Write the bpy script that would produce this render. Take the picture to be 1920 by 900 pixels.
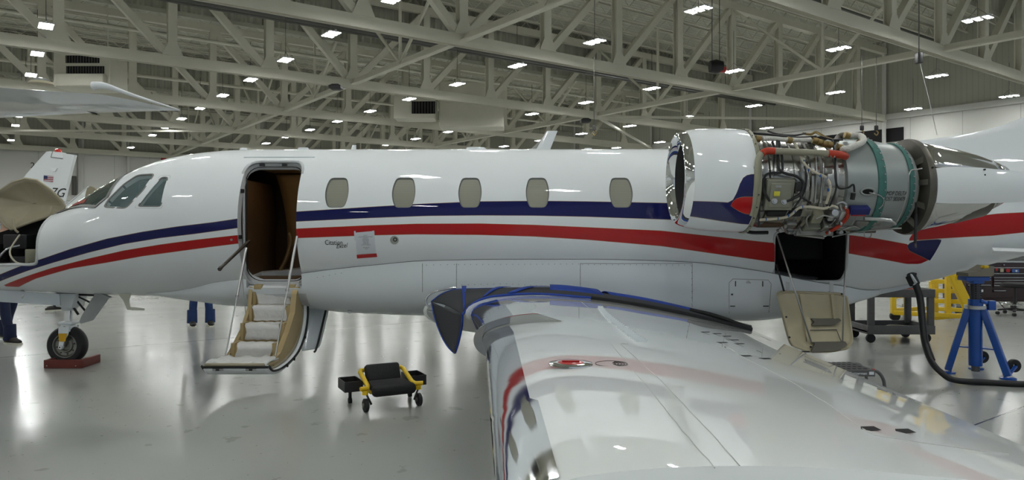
import bpy, bmesh, math, random
from mathutils import Vector, Matrix
random.seed(7)
for o in list(bpy.data.objects): bpy.data.objects.remove(o)
scn = bpy.context.scene
COL = scn.collection
PI = math.pi
# ---------------------------------------------------------------- camera, world, exposure
EYE = 1.52; F = 1350.0; HY = 433.0
cam_d = bpy.data.cameras.new('camera'); cam = bpy.data.objects.new('camera', cam_d); COL.objects.link(cam)
cam.location = (0, 0, EYE); cam.rotation_euler = (PI/2, 0, 0)
cam_d.sensor_width = 36; cam_d.lens = 36*F/1920; cam_d.shift_y = -(450-HY)/1920
cam_d.clip_start = .05; cam_d.clip_end = 400
scn.camera = cam
scn.view_settings.view_transform = 'Standard'; scn.view_settings.look = 'None'
scn.view_settings.gamma = 1; scn.view_settings.use_curve_mapping = False
scn.view_settings.exposure = -0.52
LAMP = 185.0            # emission of the ceiling lamps
w = bpy.data.worlds.new('world'); scn.world = w; w.use_nodes = True
w.node_tree.nodes['Background'].inputs[0].default_value = (.80, .90, 1.0, 1)
w.node_tree.nodes['Background'].inputs[1].default_value = .52
# hangar grid: u to the right and away, v away to the left
HC = 7.5
AN = math.radians(36.3); CU, SU = math.cos(AN), math.sin(AN)
def uv(u, v, z=0): return Vector((CU*u - SU*v, SU*u + CU*v, z))
def at(px, py, Y): return Vector(((px-960)*Y/F, Y, EYE-(py-HY)*Y/F))
def ground(px, py):
    Y = EYE*F/(py-HY); return Vector(((px-960)*Y/F, Y, 0))

# ---------------------------------------------------------------- materials
MATS = {}
def mat(name, col=(.8,.8,.8), rough=.5, metal=0, coat=0, emit=None, estr=0, noise=0, nscale=20, bump=0, bscale=40, alpha=1, trans=0, spec=.5, coatr=.03, ior=1.45):
    if name in MATS: return MATS[name]
    m = bpy.data.materials.new(name); m.use_nodes = True; MATS[name] = m
    nt = m.node_tree; b = nt.nodes['Principled BSDF']
    b.inputs['Base Color'].default_value = (*col, 1); b.inputs['Roughness'].default_value = rough
    b.inputs['Metallic'].default_value = metal; b.inputs['Coat Weight'].default_value = coat
    b.inputs['Coat Roughness'].default_value = coatr; b.inputs['Alpha'].default_value = alpha
    b.inputs['Transmission Weight'].default_value = trans; b.inputs['Specular IOR Level'].default_value = spec
    b.inputs['IOR'].default_value = ior
    if emit: b.inputs['Emission Color'].default_value = (*emit, 1); b.inputs['Emission Strength'].default_value = estr
    tc = nt.nodes.new('ShaderNodeTexCoord')
    if noise:
        n = nt.nodes.new('ShaderNodeTexNoise'); n.inputs['Scale'].default_value = nscale; n.inputs['Detail'].default_value = 5
        nt.links.new(tc.outputs['Object'], n.inputs['Vector'])
        mx = nt.nodes.new('ShaderNodeMix'); mx.data_type = 'RGBA'
        mx.inputs['A'].default_value = (*[c*(1-noise) for c in col], 1); mx.inputs['B'].default_value = (*[min(1, c*(1+noise)) for c in col], 1)
        nt.links.new(n.outputs['Fac'], mx.inputs['Factor']); nt.links.new(mx.outputs['Result'], b.inputs['Base Color'])
    if bump:
        n2 = nt.nodes.new('ShaderNodeTexNoise'); n2.inputs['Scale'].default_value = bscale
        nt.links.new(tc.outputs['Object'], n2.inputs['Vector'])
        bp = nt.nodes.new('ShaderNodeBump'); bp.inputs['Strength'].default_value = bump; bp.inputs['Distance'].default_value = .01
        nt.links.new(n2.outputs['Fac'], bp.inputs['Height']); nt.links.new(bp.outputs['Normal'], b.inputs['Normal'])
    return m
class NT:
    """tiny helper for shader maths"""
    def __init__(s, m): s.t = m.node_tree; s.b = s.t.nodes['Principled BSDF']
    def put(s, sock, v):
        if isinstance(v, (int, float)): sock.default_value = v
        elif isinstance(v, (tuple, list)): sock.default_value = (*v, 1) if len(v) == 3 else v
        else: s.t.links.new(v, sock)
    def m(s, op, a, b=0, c=0):
        n = s.t.nodes.new('ShaderNodeMath'); n.operation = op
        s.put(n.inputs[0], a); s.put(n.inputs[1], b); s.put(n.inputs[2], c); return n.outputs[0]
    def xyz(s, kind='Object'):
        tc = s.t.nodes.new('ShaderNodeTexCoord'); sp = s.t.nodes.new('ShaderNodeSeparateXYZ')
        s.t.links.new(tc.outputs[kind], sp.inputs[0]); s.tc = tc.outputs[kind]; return sp.outputs
    def mix(s, f, a, b):
        n = s.t.nodes.new('ShaderNodeMix'); n.data_type = 'RGBA'
        s.put(n.inputs['Factor'], f); s.put(n.inputs['A'], a); s.put(n.inputs['B'], b); return n.outputs['Result']
    def noise(s, vec, scale, detail=4):
        n = s.t.nodes.new('ShaderNodeTexNoise'); n.inputs['Scale'].default_value = scale; n.inputs['Detail'].default_value = detail
        s.t.links.new(vec, n.inputs['Vector']); return n.outputs['Fac']
    def ramp(s, f, stops):
        n = s.t.nodes.new('ShaderNodeValToRGB'); s.t.links.new(f, n.inputs[0]); e = n.color_ramp.elements
        e[0].position = stops[0][0]; e[0].color = (*stops[0][1], 1); e[1].position = stops[1][0]; e[1].color = (*stops[1][1], 1)
        for p, c in stops[2:]: x = e.new(p); x.color = (*c, 1)
        return n.outputs[0]
    def curve(s, x, pts):
        """piecewise curve z(x) through world points"""
        pts = sorted(pts); x0, x1 = pts[0][0], pts[-1][0]; z0 = min(p[1] for p in pts)-.01; z1 = max(p[1] for p in pts)+.01
        n = s.t.nodes.new('ShaderNodeFloatCurve'); c = n.mapping.curves[0]
        P = [((a-x0)/(x1-x0), (b-z0)/(z1-z0)) for a, b in pts]
        c.points[0].location = P[0]; c.points[1].location = P[-1]
        for p in P[1:-1]: c.points.new(*p)
        for q in c.points: q.handle_type = 'VECTOR'
        n.mapping.extend = 'HORIZONTAL'; n.mapping.update()
        s.put(n.inputs['Value'], s.m('DIVIDE', s.m('SUBTRACT', x, x0), x1-x0))
        return s.m('ADD', s.m('MULTIPLY', n.outputs[0], z1-z0), z0)
    def bump(s, h, strength=.5, dist=.01):
        n = s.t.nodes.new('ShaderNodeBump'); n.inputs['Strength'].default_value = strength; n.inputs['Distance'].default_value = dist
        s.t.links.new(h, n.inputs['Height']); s.t.links.new(n.outputs[0], s.b.inputs['Normal'])

WHITE = (.80, .83, .84)
BLUE = (.010, .012, .085); RED = (.42, .010, .012); GOLD = (.35, .22, .10)
m_white = mat('white_paint', WHITE, .35, coat=.8, spec=.1, coatr=.02)
m_white2 = mat('white_fairing', (.74, .78, .80), .35, coat=.6, spec=.1)
m_steel = mat('painted_steel', (.66, .64, .54), .55, noise=.05, nscale=2)
m_chrome = mat('polished_metal', (.86, .87, .88), .05, 1)
m_chrome2 = mat('polished_dull_metal', (.62, .62, .60), .14, 1, noise=.12, nscale=9)
m_alu = mat('aluminium', (.55, .56, .56), .3, 1)
m_rod = mat('steel_rod', (.42, .42, .41), .42, 1)
m_dark = mat('black_rubber', (.012, .012, .013), .6)
m_black = mat('black_paint', (.015, .015, .016), .4)
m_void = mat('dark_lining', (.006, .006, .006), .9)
m_brown = mat('brown_cabin_lining', (.085, .045, .018), .55, noise=.25, nscale=6)
m_tan = mat('gold_brown_panel', (.20, .115, .04), .5, noise=.12, nscale=5)
m_beige = mat('beige_composite', (.46, .41, .28), .5, noise=.08, nscale=8)
m_beige2 = mat('beige_step_trim', (.42, .32, .16), .45)
m_grip = mat('grey_grip_pad', (.13, .12, .10), .8)
m_yellow = mat('yellow_paint', (.72, .48, .01), .35, coat=.3)
m_bluep = mat('blue_paint', (.008, .075, .36), .3, coat=.4)
m_seatblk = mat('black_foam', (.010, .010, .011), .75, bump=.3, bscale=60)
m_cart = mat('grey_plastic', (.10, .10, .10), .6, noise=.25, nscale=14)
m_cable = mat('black_cable', (.010, .010, .011), .45)
m_paper = mat('white_paper', (.66, .69, .72), .6)
m_red = mat('red_paint', RED, .35, coat=.5)
m_navy = mat('navy_paint', BLUE, .3, coat=.8)
m_ink = mat('black_ink', (.01, .01, .01), .5)
m_glass = mat('window_glass', (.55, .62, .62), .03, alpha=.42, coat=1)
m_plastic = mat('clear_plastic_sheet', (.88, .88, .87), .3, alpha=.75, bump=.8, bscale=18)
m_wall = mat('white_wall', (.60, .60, .56), .6, noise=.04, nscale=.6)
m_greywall = mat('grey_wall_cladding', (.42, .42, .37), .7, noise=.06, nscale=.8)
m_lamp = mat('lamp_panel', (1, 1, 1), .5, emit=(.97, 1, .985), estr=LAMP)
m_lampbody = mat('lamp_housing', (.6, .6, .6), .5)

# ---------------------------------------------------------------- object helpers
def tag(o, label=None, cat=None, group=None, kind=None):
    if label: o['label'] = label
    if cat: o['category'] = cat
    if group: o['group'] = group
    if kind: o['kind'] = kind
    return o
ORG = {}
def thing(name, label, cat, loc=(0,0,0), rz=0, group=None):
    o = bpy.data.objects.new(name, None); COL.objects.link(o); o.location = loc; o.rotation_euler = (0, 0, rz)
    o.empty_display_size = .1
    ORG[o.name] = Vector(loc); return tag(o, label, cat, group)
def kids(o): return [c for c in bpy.data.objects if c.parent == o]
def dup(root, loc, rz=None, label=None, group=None):
    r = root.copy(); COL.objects.link(r); r.location = loc
    if rz is not None: r.rotation_euler = (0, 0, rz)
    if label: r['label'] = label
    if group: r['group'] = group
    for ch in kids(root):
        c = ch.copy(); COL.objects.link(c); c.parent = r
        for g in kids(ch):
            d = g.copy(); COL.objects.link(d); d.parent = c
    return r
class MB:
    """collects shapes and links them as ONE mesh object"""
    def __init__(s): s.v = []; s.f = []; s.mi = []; s.sm = []; s.k = 0; s.T = None
    def add(s, vs, fs, smooth=False):
        n = len(s.v)
        s.v += [Vector(v) if s.T is None else s.T @ Vector(v) for v in vs]
        for f in fs: s.f.append([i+n for i in f]); s.mi.append(s.k); s.sm.append(smooth)
        return s
    def box(s, c, d, R=None, bev=0):
        c = Vector(c); x, y, z = [a/2 for a in d]
        if bev:
            b = min(bev, x*.98, y*.98, z*.98); vs = []
            bm = bmesh.new(); bmesh.ops.create_cube(bm, size=1)
            for v in bm.verts: v.co = Vector((v.co.x*d[0], v.co.y*d[1], v.co.z*d[2]))
            bmesh.ops.bevel(bm, geom=bm.edges[:], offset=b, segments=3, affect='EDGES', profile=.5)
            bm.verts.index_update()
            vs = [(c + (R @ v.co if R else v.co)) for v in bm.verts]; fs = [[v.index for v in f.verts] for f in bm.faces]
            bm.free(); return s.add(vs, fs, True)
        vs = [Vector((a*x, b*y, e*z)) for a in (-1, 1) for b in (-1, 1) for e in (-1, 1)]
        vs = [c + (R @ v if R else v) for v in vs]
        return s.add(vs, [(0,1,3,2), (4,6,7,5), (0,4,5,1), (2,3,7,6), (0,2,6,4), (1,5,7,3)])
    def bar(s, a, b, wd, h=None, up=(0,0,1), bev=0):
        a, b = Vector(a), Vector(b); d = b-a; L = d.length
        if L < 1e-6: return s
        X = d.normalized(); U = Vector(up)
        if abs(X.dot(U)) > .98: U = Vector((1,0,0))
        Y = U.cross(X).normalized(); Z = X.cross(Y)
        R = Matrix((X, Y, Z)).transposed()
        return s.box((a+b)/2, (L, wd, h or wd), R, bev)
    def tube(s, pts, r, n=8, smooth=True, caps=True, res=0):
        pts = [Vector(p) for p in pts]
        if res: pts = spline(pts, res)
        rr = r if isinstance(r, (list, tuple)) else [r]*len(pts)
        if len(rr) != len(pts): rr = [rr[0] + (rr[-1]-rr[0])*i/(len(pts)-1) for i in range(len(pts))]
        vs = []; fs = []; prev = None
        for i, p in enumerate(pts):
            t = (pts[min(i+1, len(pts)-1)] - pts[max(i-1, 0)]).normalized()
            if prev is None:
                a = Vector((0,0,1)) if abs(t.z) < .9 else Vector((1,0,0)); nrm = (a - t*a.dot(t)).normalized()
            else: nrm = (prev - t*prev.dot(t)).normalized()
            prev = nrm; bn = t.cross(nrm)
            for k in range(n):
                a = 2*PI*k/n; vs.append(p + (nrm*math.cos(a) + bn*math.sin(a))*rr[i])
        for i in range(len(pts)-1):
            for k in range(n): fs.append((i*n+k, i*n+(k+1)%n, (i+1)*n+(k+1)%n, (i+1)*n+k))
        s.add(vs, fs, smooth)
        if caps:
            m = len(s.v)-len(vs)
            s.f += [[m+k for k in range(n)][::-1], [m+(len(pts)-1)*n+k for k in range(n)]]; s.mi += [s.k]*2; s.sm += [False]*2
        return s
    def lathe(s, prof, c, axis='X', n=48, smooth=True, a0=0, a1=2*PI, sq=1):
        """prof: list of (axial, radius)"""
        c = Vector(c); full = abs(a1-a0-2*PI) < 1e-6; N = n if full else n+1; vs = []; fs = []
        for t, r in prof:
            for k in range(N):
                a = a0 + (a1-a0)*k/n; p, q = r*math.cos(a), r*math.sin(a)
                vs.append(c + (Vector((t, p, q)) if axis == 'X' else Vector((p, t, q)) if axis == 'Y' else Vector((p, q, t))))
        for i in range(len(prof)-1):
            for k in range(n if full else N-1): fs.append((i*N+k, i*N+(k+1)%N, (i+1)*N+(k+1)%N, (i+1)*N+k))
        return s.add(vs, fs, smooth)
    def prism(s, poly, y0, y1, plane='XZ', smooth=False):
        n = len(poly)
        P = (lambda a, b, y: (a, y, b)) if plane == 'XZ' else (lambda a, b, y: (a, b, y)) if plane == 'XY' else (lambda a, b, y: (y, a, b))
        vs = [P(a, b, y0) for a, b in poly] + [P(a, b, y1) for a, b in poly]
        fs = [list(range(n)), list(range(2*n-1, n-1, -1))] + [(i, n+i, n+(i+1)%n, (i+1)%n) for i in range(n)]
        return s.add(vs, fs, smooth)
    def grid(s, rows, smooth=True, close=False):
        n = len(rows[0]); vs = [p for r in rows for p in r]; fs = []
        for i in range(len(rows)-1):
            for k in range(n if close else n-1): fs.append((i*n+k, i*n+(k+1)%n, (i+1)*n+(k+1)%n, (i+1)*n+k))
        return s.add(vs, fs, smooth)
    def loft(s, rings, caps=True, smooth=True):
        s.grid(rings, smooth, True); n = len(rings[0]); m = len(s.v)-n*len(rings)
        if caps:
            s.f += [[m+k for k in range(n)][::-1], [m+(len(rings)-1)*n+k for k in range(n)]]; s.mi += [s.k]*2; s.sm += [False]*2
        return s
    def build(s, name, mats, parent=None, world=True, solid=0, fix=True, kind=None, off=0):
        me = bpy.data.meshes.new(name)
        o0 = Vector((0,0,0))
        if parent is not None and world:
            p = parent
            while p.parent: p = p.parent
            o0 = Vector(p.location)
        me.from_pydata([tuple(v-o0) for v in s.v], [], s.f)
        if not isinstance(mats, (list, tuple)): mats = [mats]
        for m in mats: me.materials.append(m)
        me.polygons.foreach_set('material_index', s.mi); me.polygons.foreach_set('use_smooth', s.sm)
        if fix:
            bm = bmesh.new(); bm.from_mesh(me); bmesh.ops.remove_doubles(bm, verts=bm.verts, dist=1e-6)
            bmesh.ops.recalc_face_normals(bm, faces=bm.faces)
            for e in bm.edges:
                if len(e.link_faces) == 2 and e.calc_face_angle(0) > .7: e.smooth = False
            bm.to_mesh(me); bm.free()
        me.update()
        o = bpy.data.objects.new(name, me); COL.objects.link(o)
        if parent is not None: o.parent = parent
        if solid:
            md = o.modifiers.new('solid', 'SOLIDIFY'); md.thickness = solid; md.offset = off
        if kind: o['kind'] = kind
        return o
def spline(p, res):
    out = []; n = len(p)
    for i in range(n-1):
        a, b, c, d = p[max(i-1,0)], p[i], p[i+1], p[min(i+2,n-1)]
        for k in range(res):
            t = k/res; out.append(.5*((2*b)+(c-a)*t+(2*a-5*b+4*c-d)*t*t+(3*b-a-3*c+d)*t**3))
    out.append(p[-1]); return out
def one(name, mb, mats, label, cat, group=None, loc=None, **k):
    """a thing that is one mesh; origin moved to loc"""
    o = mb.build(name, mats, **k)
    if loc is not None:
        o.data.transform(Matrix.Translation(-Vector(loc))); o.location = loc
    return tag(o, label, cat, group)
def struct(name, mb, mats, **k): return mb.build(name, mats, kind='structure', **k)
def interp(tab, x):
    """monotone smooth interpolation of a table [(x, a, b, ..)]"""
    if x <= tab[0][0]: return list(tab[0][1:])
    if x >= tab[-1][0]: return list(tab[-1][1:])
    for i in range(len(tab)-1):
        if tab[i][0] <= x <= tab[i+1][0]: break
    A, B = tab[i], tab[i+1]; h = B[0]-A[0]; t = (x-A[0])/h; out = []
    for k in range(1, len(A)):
        def sl(j):
            j0, j1 = max(j-1, 0), min(j+1, len(tab)-1)
            d0 = (tab[j][k]-tab[j0][k])/(tab[j][0]-tab[j0][0]) if j > j0 else None
            d1 = (tab[j1][k]-tab[j][k])/(tab[j1][0]-tab[j][0]) if j1 > j else None
            if d0 is None: return d1
            if d1 is None: return d0
            return 0 if d0*d1 <= 0 else 2*d0*d1/(d0+d1)
        m0, m1 = sl(i)*h, sl(i+1)*h
        out.append((2*t**3-3*t*t+1)*A[k]+(t**3-2*t*t+t)*m0+(-2*t**3+3*t*t)*B[k]+(t**3-t*t)*m1)
    return out
def text_mesh(txt, size, font_scale=(1,1), shear=0, ext=.0008):
    cu = bpy.data.curves.new('t', 'FONT'); cu.body = txt; cu.size = size; cu.extrude = ext; cu.shear = shear; cu.align_x = 'CENTER'; cu.align_y = 'CENTER'
    cu.resolution_u = 3
    o = bpy.data.objects.new('t', cu); COL.objects.link(o)
    dg = bpy.context.evaluated_depsgraph_get(); me = bpy.data.meshes.new_from_object(o.evaluated_get(dg))
    bpy.data.objects.remove(o); bpy.data.curves.remove(cu)
    for v in me.vertices: v.co.x *= font_scale[0]; v.co.y *= font_scale[1]
    return me
def put_text(name, txt, size, c, right, up, m, parent, fs=(1,1), shear=0, snap=None):
    """text centred at c in the plane of right/up, optionally snapped onto a surface"""
    me = text_mesh(txt, size, fs, shear); c = Vector(c); r = Vector(right).normalized(); u = Vector(up).normalized(); nn = r.cross(u)
    mb = MB(); vs = []
    for v in me.vertices:
        p = c + r*v.co.x + u*v.co.y + nn*v.co.z
        if snap: p = snap(p, v.co.z)
        vs.append(p)
    mb.add(vs, [list(f.vertices) for f in me.polygons]); bpy.data.meshes.remove(me)
    return mb.build(name, m, parent)
# ================================================================ HANGAR SHELL
ROOF = EYE + HC*1.70; ZC = EYE + HC          # roof deck, bottom chord height
U0, U1, V0, V1 = -22.0, 6.5*HC, -16.0, 10.6*HC
# floor: pale sealed concrete with saw-cut joints
m_floor = mat('sealed_concrete', (.40, .41, .385), .2, spec=.6)
n = NT(m_floor); X = n.xyz()
def joint(c, off, sp, wd):
    t = n.m('ABSOLUTE', n.m('SUBTRACT', n.m('MODULO', n.m('ADD', c, off), sp), sp/2)); return n.m('LESS_THAN', t, wd)
jl = joint(X[1], 100*8.2 + 4.1 - 2.4 , 8.2, .008)
big = n.noise(n.tc, .35, 6); sp_ = n.noise(n.tc, 26, 2)
base = n.mix(n.m('MULTIPLY', big, 1), (.31, .315, .30), (.42, .425, .405))
spk = n.m('LESS_THAN', sp_, .265)
scr = n.m('LESS_THAN', n.noise(n.tc, 4.5, 8), .335)
base = n.mix(n.m('MULTIPLY', spk, .75), base, (.09, .085, .075)); base = n.mix(n.m('MULTIPLY', scr, .35), base, (.19, .185, .165))
base = n.mix(jl, base, (.045, .043, .04)); n.put(n.b.inputs['Base Color'], base)
rg = n.m('ADD', n.m('MULTIPLY', n.noise(n.tc, 1.3, 5), .16), .10); n.put(n.b.inputs['Roughness'], rg)
fl = MB(); fl.add([(U0, V0, 0), (U1, V0, 0), (U1, V1, 0), (U0, V1, 0), (U0, V0, -.3), (U1, V0, -.3), (U1, V1, -.3), (U0, V1, -.3)], [(0,1,2,3), (4,7,6,5), (0,4,5,1), (1,5,6,2), (2,6,7,3), (3,7,4,0)])
floor = struct('floor', fl, m_floor); floor.rotation_euler = (0, 0, AN)
# walls: white panels below, grey cladding above the chord line
m_panel = mat('wall_panels', (.6, .6, .56), .6); n = NT(m_panel); X = n.xyz()
s1 = n.m('ADD', X[0], X[1]); pl = n.m('LESS_THAN', n.m('MODULO', n.m('ADD', s1, 400), 3.1), .035)
hi = n.m('GREATER_THAN', X[2], 9.15)
c = n.mix(hi, (.62, .62, .58), (.43, .43, .36)); rib = n.m('MULTIPLY', n.m('LESS_THAN', n.m('MODULO', n.m('ADD', s1, 400), .32), .07), hi)
c = n.mix(pl, c, (.40, .40, .37)); c = n.mix(n.m('MULTIPLY', rib, .2), c, (.22, .22, .19)); n.put(n.b.inputs['Base Color'], c)
def wall(name, a, b, z0=0, z1=ROOF, th=.3, m=m_panel):
    mb = MB(); a, b = Vector(a), Vector(b); d = (b-a).normalized(); nr = Vector((-d.y, d.x, 0))*th
    mb.add([(*a.xy, z0), (*b.xy, z0), (*(b+nr).xy, z0), (*(a+nr).xy, z0), (*a.xy, z1), (*b.xy, z1), (*(b+nr).xy, z1), (*(a+nr).xy, z1)],
           [(0,1,2,3), (4,7,6,5), (0,4,5,1), (1,5,6,2), (2,6,7,3), (3,7,4,0)])
    o = struct(name, mb, m); o.rotation_euler = (0, 0, AN); return o
wall('wall_back', (U1+.3, V1, 0), (U0-.3, V1, 0), th=-.3)
wall('wall_right', (U1, V0, 0), (U1, V1, 0), th=-.3)
wall('wall_left', (U0, V0, 0), (U0, V1, 0), th=.3)
# roof deck with ribs
m_deck = mat('roof_deck', (.46, .46, .41), .7); n = NT(m_deck); X = n.xyz()
rb = n.m('LESS_THAN', n.m('MODULO', n.m('ADD', X[1], 400), .34), .05)
n.put(n.b.inputs['Base Color'], n.mix(n.m('MULTIPLY', rb, .5), (.52, .52, .44), (.16, .16, .13)))
mb = MB(); mb.box(((U0+U1)/2, (V0+V1)/2, ROOF+.15), (U1-U0+.6, V1-V0, .3)); o = struct('ceiling', mb, m_deck); o.rotation_euler = (0, 0, AN)
# corrugated draft curtains (vertical ribs)
m_corr = mat('corrugated_sheet', (.42, .42, .35), .6)
for i, (v, zb) in enumerate([(4.66*HC, EYE+1.30*HC), (7.44*HC, EYE+1.33*HC), (1.88*HC, EYE+1.38*HC)]):
    mb = MB(); rows = [[], []]; u = U0+.2; k = 0
    while u < U1-.2:
        d = .05 if k % 4 in (1, 2) else -.05
        p = uv(u, v+d); rows[0].append((p.x, p.y, zb)); rows[1].append((p.x, p.y, ROOF)); u += .11; k += 1
    mb.grid(rows, smooth=False); a, b = uv(U0+.2, v-.07, zb), uv(U1-.2, v-.07, zb); mb.bar(a, b, .1, .2)
    struct('trim_%d' % (i+1), mb, m_corr, fix=False)
# bar joists running along u under the deck
jn = MB(); L = U1-U0-.4
jn.bar((0,0,.0), (L,0,.0), .10, .07); jn.bar((0,0,-.55), (L,0,-.55), .10, .07)
k = 0; x = 0
while x < L-.5:
    jn.bar((x,0,-.53 if k % 2 else 0), (x+.55,0,0 if k % 2 else -.53), .035, .035); x += .55; k += 1
j0 = struct('trim_10', jn, m_steel, fix=False); idx = 11; v = .2*HC
ps = []
while v < 10.4*HC: ps.append(v); v += 1.75
for i, v in enumerate(ps):
    o = j0 if i == 0 else j0.copy()
    if i: COL.objects.link(o); o.name = 'trim_%d' % idx; idx += 1
    o.location = uv(U0+.2, v, ROOF-.06); o.rotation_euler = (0, 0, AN)
# roof trusses
PAN = .567*HC; UB = 2.03*HC; ORD = ['first', 'second', 'third', 'fourth', 'fifth', 'sixth', 'seventh', 'eighth', 'ninth', 'tenth', 'eleventh', 'twelfth', 'thirteenth']
ZT = EYE + HC*1.60
proto = {}
for t in range(8):
    v = (.43+1.39*t)*HC
    if t == 7: v = V1-1.2
    root = thing('roof_truss', '%s steel roof truss counted from the front of the hangar, spanning wall to wall' % ORD[t], 'roof truss', uv(UB, v, ZC), AN, 'steel trusses under the roof')
    if t == 0:
        m = MB(); m.box((0, -.14, 0), (U1-U0-.3, .04, .46)); m.box((0, .14, 0), (U1-U0-.3, .04, .46)); m.box((0, 0, 0), (U1-U0-.3, .28, .05))
        for q in m.v: q.x += (U0+U1)/2-UB
        A = m.build('bottom_chord', m_steel, root, world=False, fix=False)
        m = MB(); m.box(((U0+U1)/2-UB, 0, ZT-ZC), (U1-U0-.3, .34, .40)); m.build('top_chord', m_steel, root, world=False)
        k0, k1 = int((U0-UB)/PAN), int((U1-UB)/PAN)
        for k in range(k0, k1+1):
            x = k*PAN
            m = MB(); m.box((x, -.15, (ZT-ZC)/2), (.38, .035, ZT-ZC-.3)); m.box((x, .15, (ZT-ZC)/2), (.38, .035, ZT-ZC-.3)); m.box((x, 0, (ZT-ZC)/2), (.04, .28, ZT-ZC-.3)); m.build('vertical_post', m_steel, root, world=False, fix=False)
            g = MB(); g.prism([(x-.45, .2), (x+.45, .2), (x+.2, .75), (x-.2, .75)], -.19, -.165); g.build('gusset_plate', m_steel, root, world=False)
            s = 1 if k >= 0 else -1
            for ss in ([1, -1] if k == 0 else [s]):
                if not (k0 <= k+ss <= k1): continue
                m = MB(); a, b = Vector((x+ss*.15, 0, .2)), Vector((x+ss*(PAN-.15), 0, ZT-ZC-.2)); m.bar(a, b, .27, .04); d = (b-a).normalized().cross(Vector((0,1,0)))*.14
                m.bar(a+d, b+d, .04, .30, up=d.cross(b-a)); m.v = m.v; m.bar(a+Vector((0,-.12,0)), b+Vector((0,-.12,0)), .035, .30); m.bar(a+Vector((0,.12,0)), b+Vector((0,.12,0)), .035, .30)
                m.build('diagonal_brace', m_steel, root, world=False, fix=False)
        proto['t'] = root
    else:
        for ch in kids(proto['t']):
            c2 = ch.copy(); COL.objects.link(c2); c2.parent = root
# longitudinal bridging trusses and plan bracing
def bridge(u, lab):
    root = thing('bridging_truss', lab, 'bridging truss', uv(u, .43*HC, ZC), AN, 'long bridging trusses tying the roof trusses')
    m = MB(); m.box((0, 5.0*HC, -.02), (.30, 10*HC, .06)); m.box((0, 5.0*HC, .12), (.05, 10*HC, .25)); m.build('bottom_chord', m_steel, root, world=False)
    for t in range(0, 7):
        y0 = 1.39*HC*t; y1 = y0+1.39*HC; ym = (y0+y1)/2
        for a in (y0+.2, y1-.2):
            m = MB(); m.bar((0, ym, .1), (0, a, ZT-ZC-.3), .10, .12); m.build('web_brace', m_steel, root, world=False)
        m = MB(); m.box((0, ym, (ZT-ZC)/2), (.11, .11, ZT-ZC)); m.build('hanger_post', m_steel, root, world=False)
bridge(UB, 'long steel bridging truss crossing above the jet door from left to top centre')
bridge(UB+4*PAN, 'long steel bridging truss rising behind the open engine to the right')
bridge(UB-4*PAN, 'long steel bridging truss at far left under the roof')
for i, (a, b) in enumerate([((UB+4*PAN, 4.61), (U1-.2, 3.2)), ((UB+4*PAN, 4.61), (UB+8*PAN-.5, 6.0)), ((UB-4*PAN, 9.0), (UB, 7.4))]):
    m = MB(); m.bar(uv(a[0], a[1]*HC, ZC-.05), uv(b[0], b[1]*HC, ZC-.05), .16, .14)
    struct('trim_%d' % (100+i), m, m_steel)
# pipes, rails along u
m_rail = mat('dark_rail', (.10, .10, .09), .5)
for i, (v, z, r, mm) in enumerate([(4.3*HC, EYE+1.285*HC, .12, m_rail), (4.42*HC, EYE+1.30*HC, .08, m_rail), (5.2*HC, EYE+1.30*HC, .09, m_steel), (6.6*HC, EYE+1.28*HC, .10, m_steel), (6.3*HC, EYE+1.05*HC, .06, m_rail), (2.6*HC, EYE+1.5*HC, .07, m_rail), (8.1*HC, EYE+1.1*HC, .09, m_steel)]):
    m = MB(); m.tube([uv(U0+.3, v, z), uv(U1-.3, v, z)], r, 8); struct('trim_%d' % (110+i), m, mm)
# wall girts and columns
m = MB()
for z in (9.1,):
    m.bar(uv(U1-.2, V0, z), uv(U1-.2, V1-.1, z), .3, .35); m.bar(uv(U0+.2, V1-.2, z), uv(U1-.2, V1-.2, z), .3, .35)
for k in range(9):
    u = U0+4+k*8.5
    if u < U1: m.bar(uv(u, V1-.2, 0), uv(u, V1-.2, ROOF-.2), .35, .35)
for k in range(0, 8):
    v = (.43+1.39*k)*HC
    if v < V1: m.bar(uv(U1-.2, v, 0), uv(U1-.2, v, ROOF-.2), .3, .12)
struct('trim_120', m, m_wall)
m = MB(); m.bar(uv(U1-.05, 3.05*HC, 7.9), uv(U1-.05, 4.0*HC, 7.9), .06, .9); m.build('window_1', m_void, kind='structure')

# ---------------------------------------------------------------- ceiling lights
def make_light():
    r = thing('ceiling_light', 'x', 'ceiling light')
    m = MB(); m.tube([(0, 0, .12), (0, 0, 1.9)], .012, 5); m.tube([(0, -.38, .04), (0, 0, .4), (0, .38, .04)], .008, 4); m.build('suspension_wire', m_rail, r, world=False)
    m = MB()
    for k in (-1, 0, 1): m.box((0, k*.33, .03), (.48, .20, .05), bev=.01)
    m.box((0, 0, .07), (.06, .95, .04)); m.build('housing', m_lampbody, r, world=False)
    for k in (-1, 0, 1):
        m = MB(); m.box((0, k*.33, 0), (.44, .185, .012), bev=.004); m.build('lamp_panel', m_lamp, r, world=False)
    return r
rowname = {-2: 'far left row', -1: 'row second from the left', 0: 'row above the left jet tail', 1: 'row passing over the cockpit', 2: 'row passing over the cabin windows', 3: 'row ending over the engine intake', 4: 'row over the tail', 5: 'row along the right wall'}
L0 = None
vis = []
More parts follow.
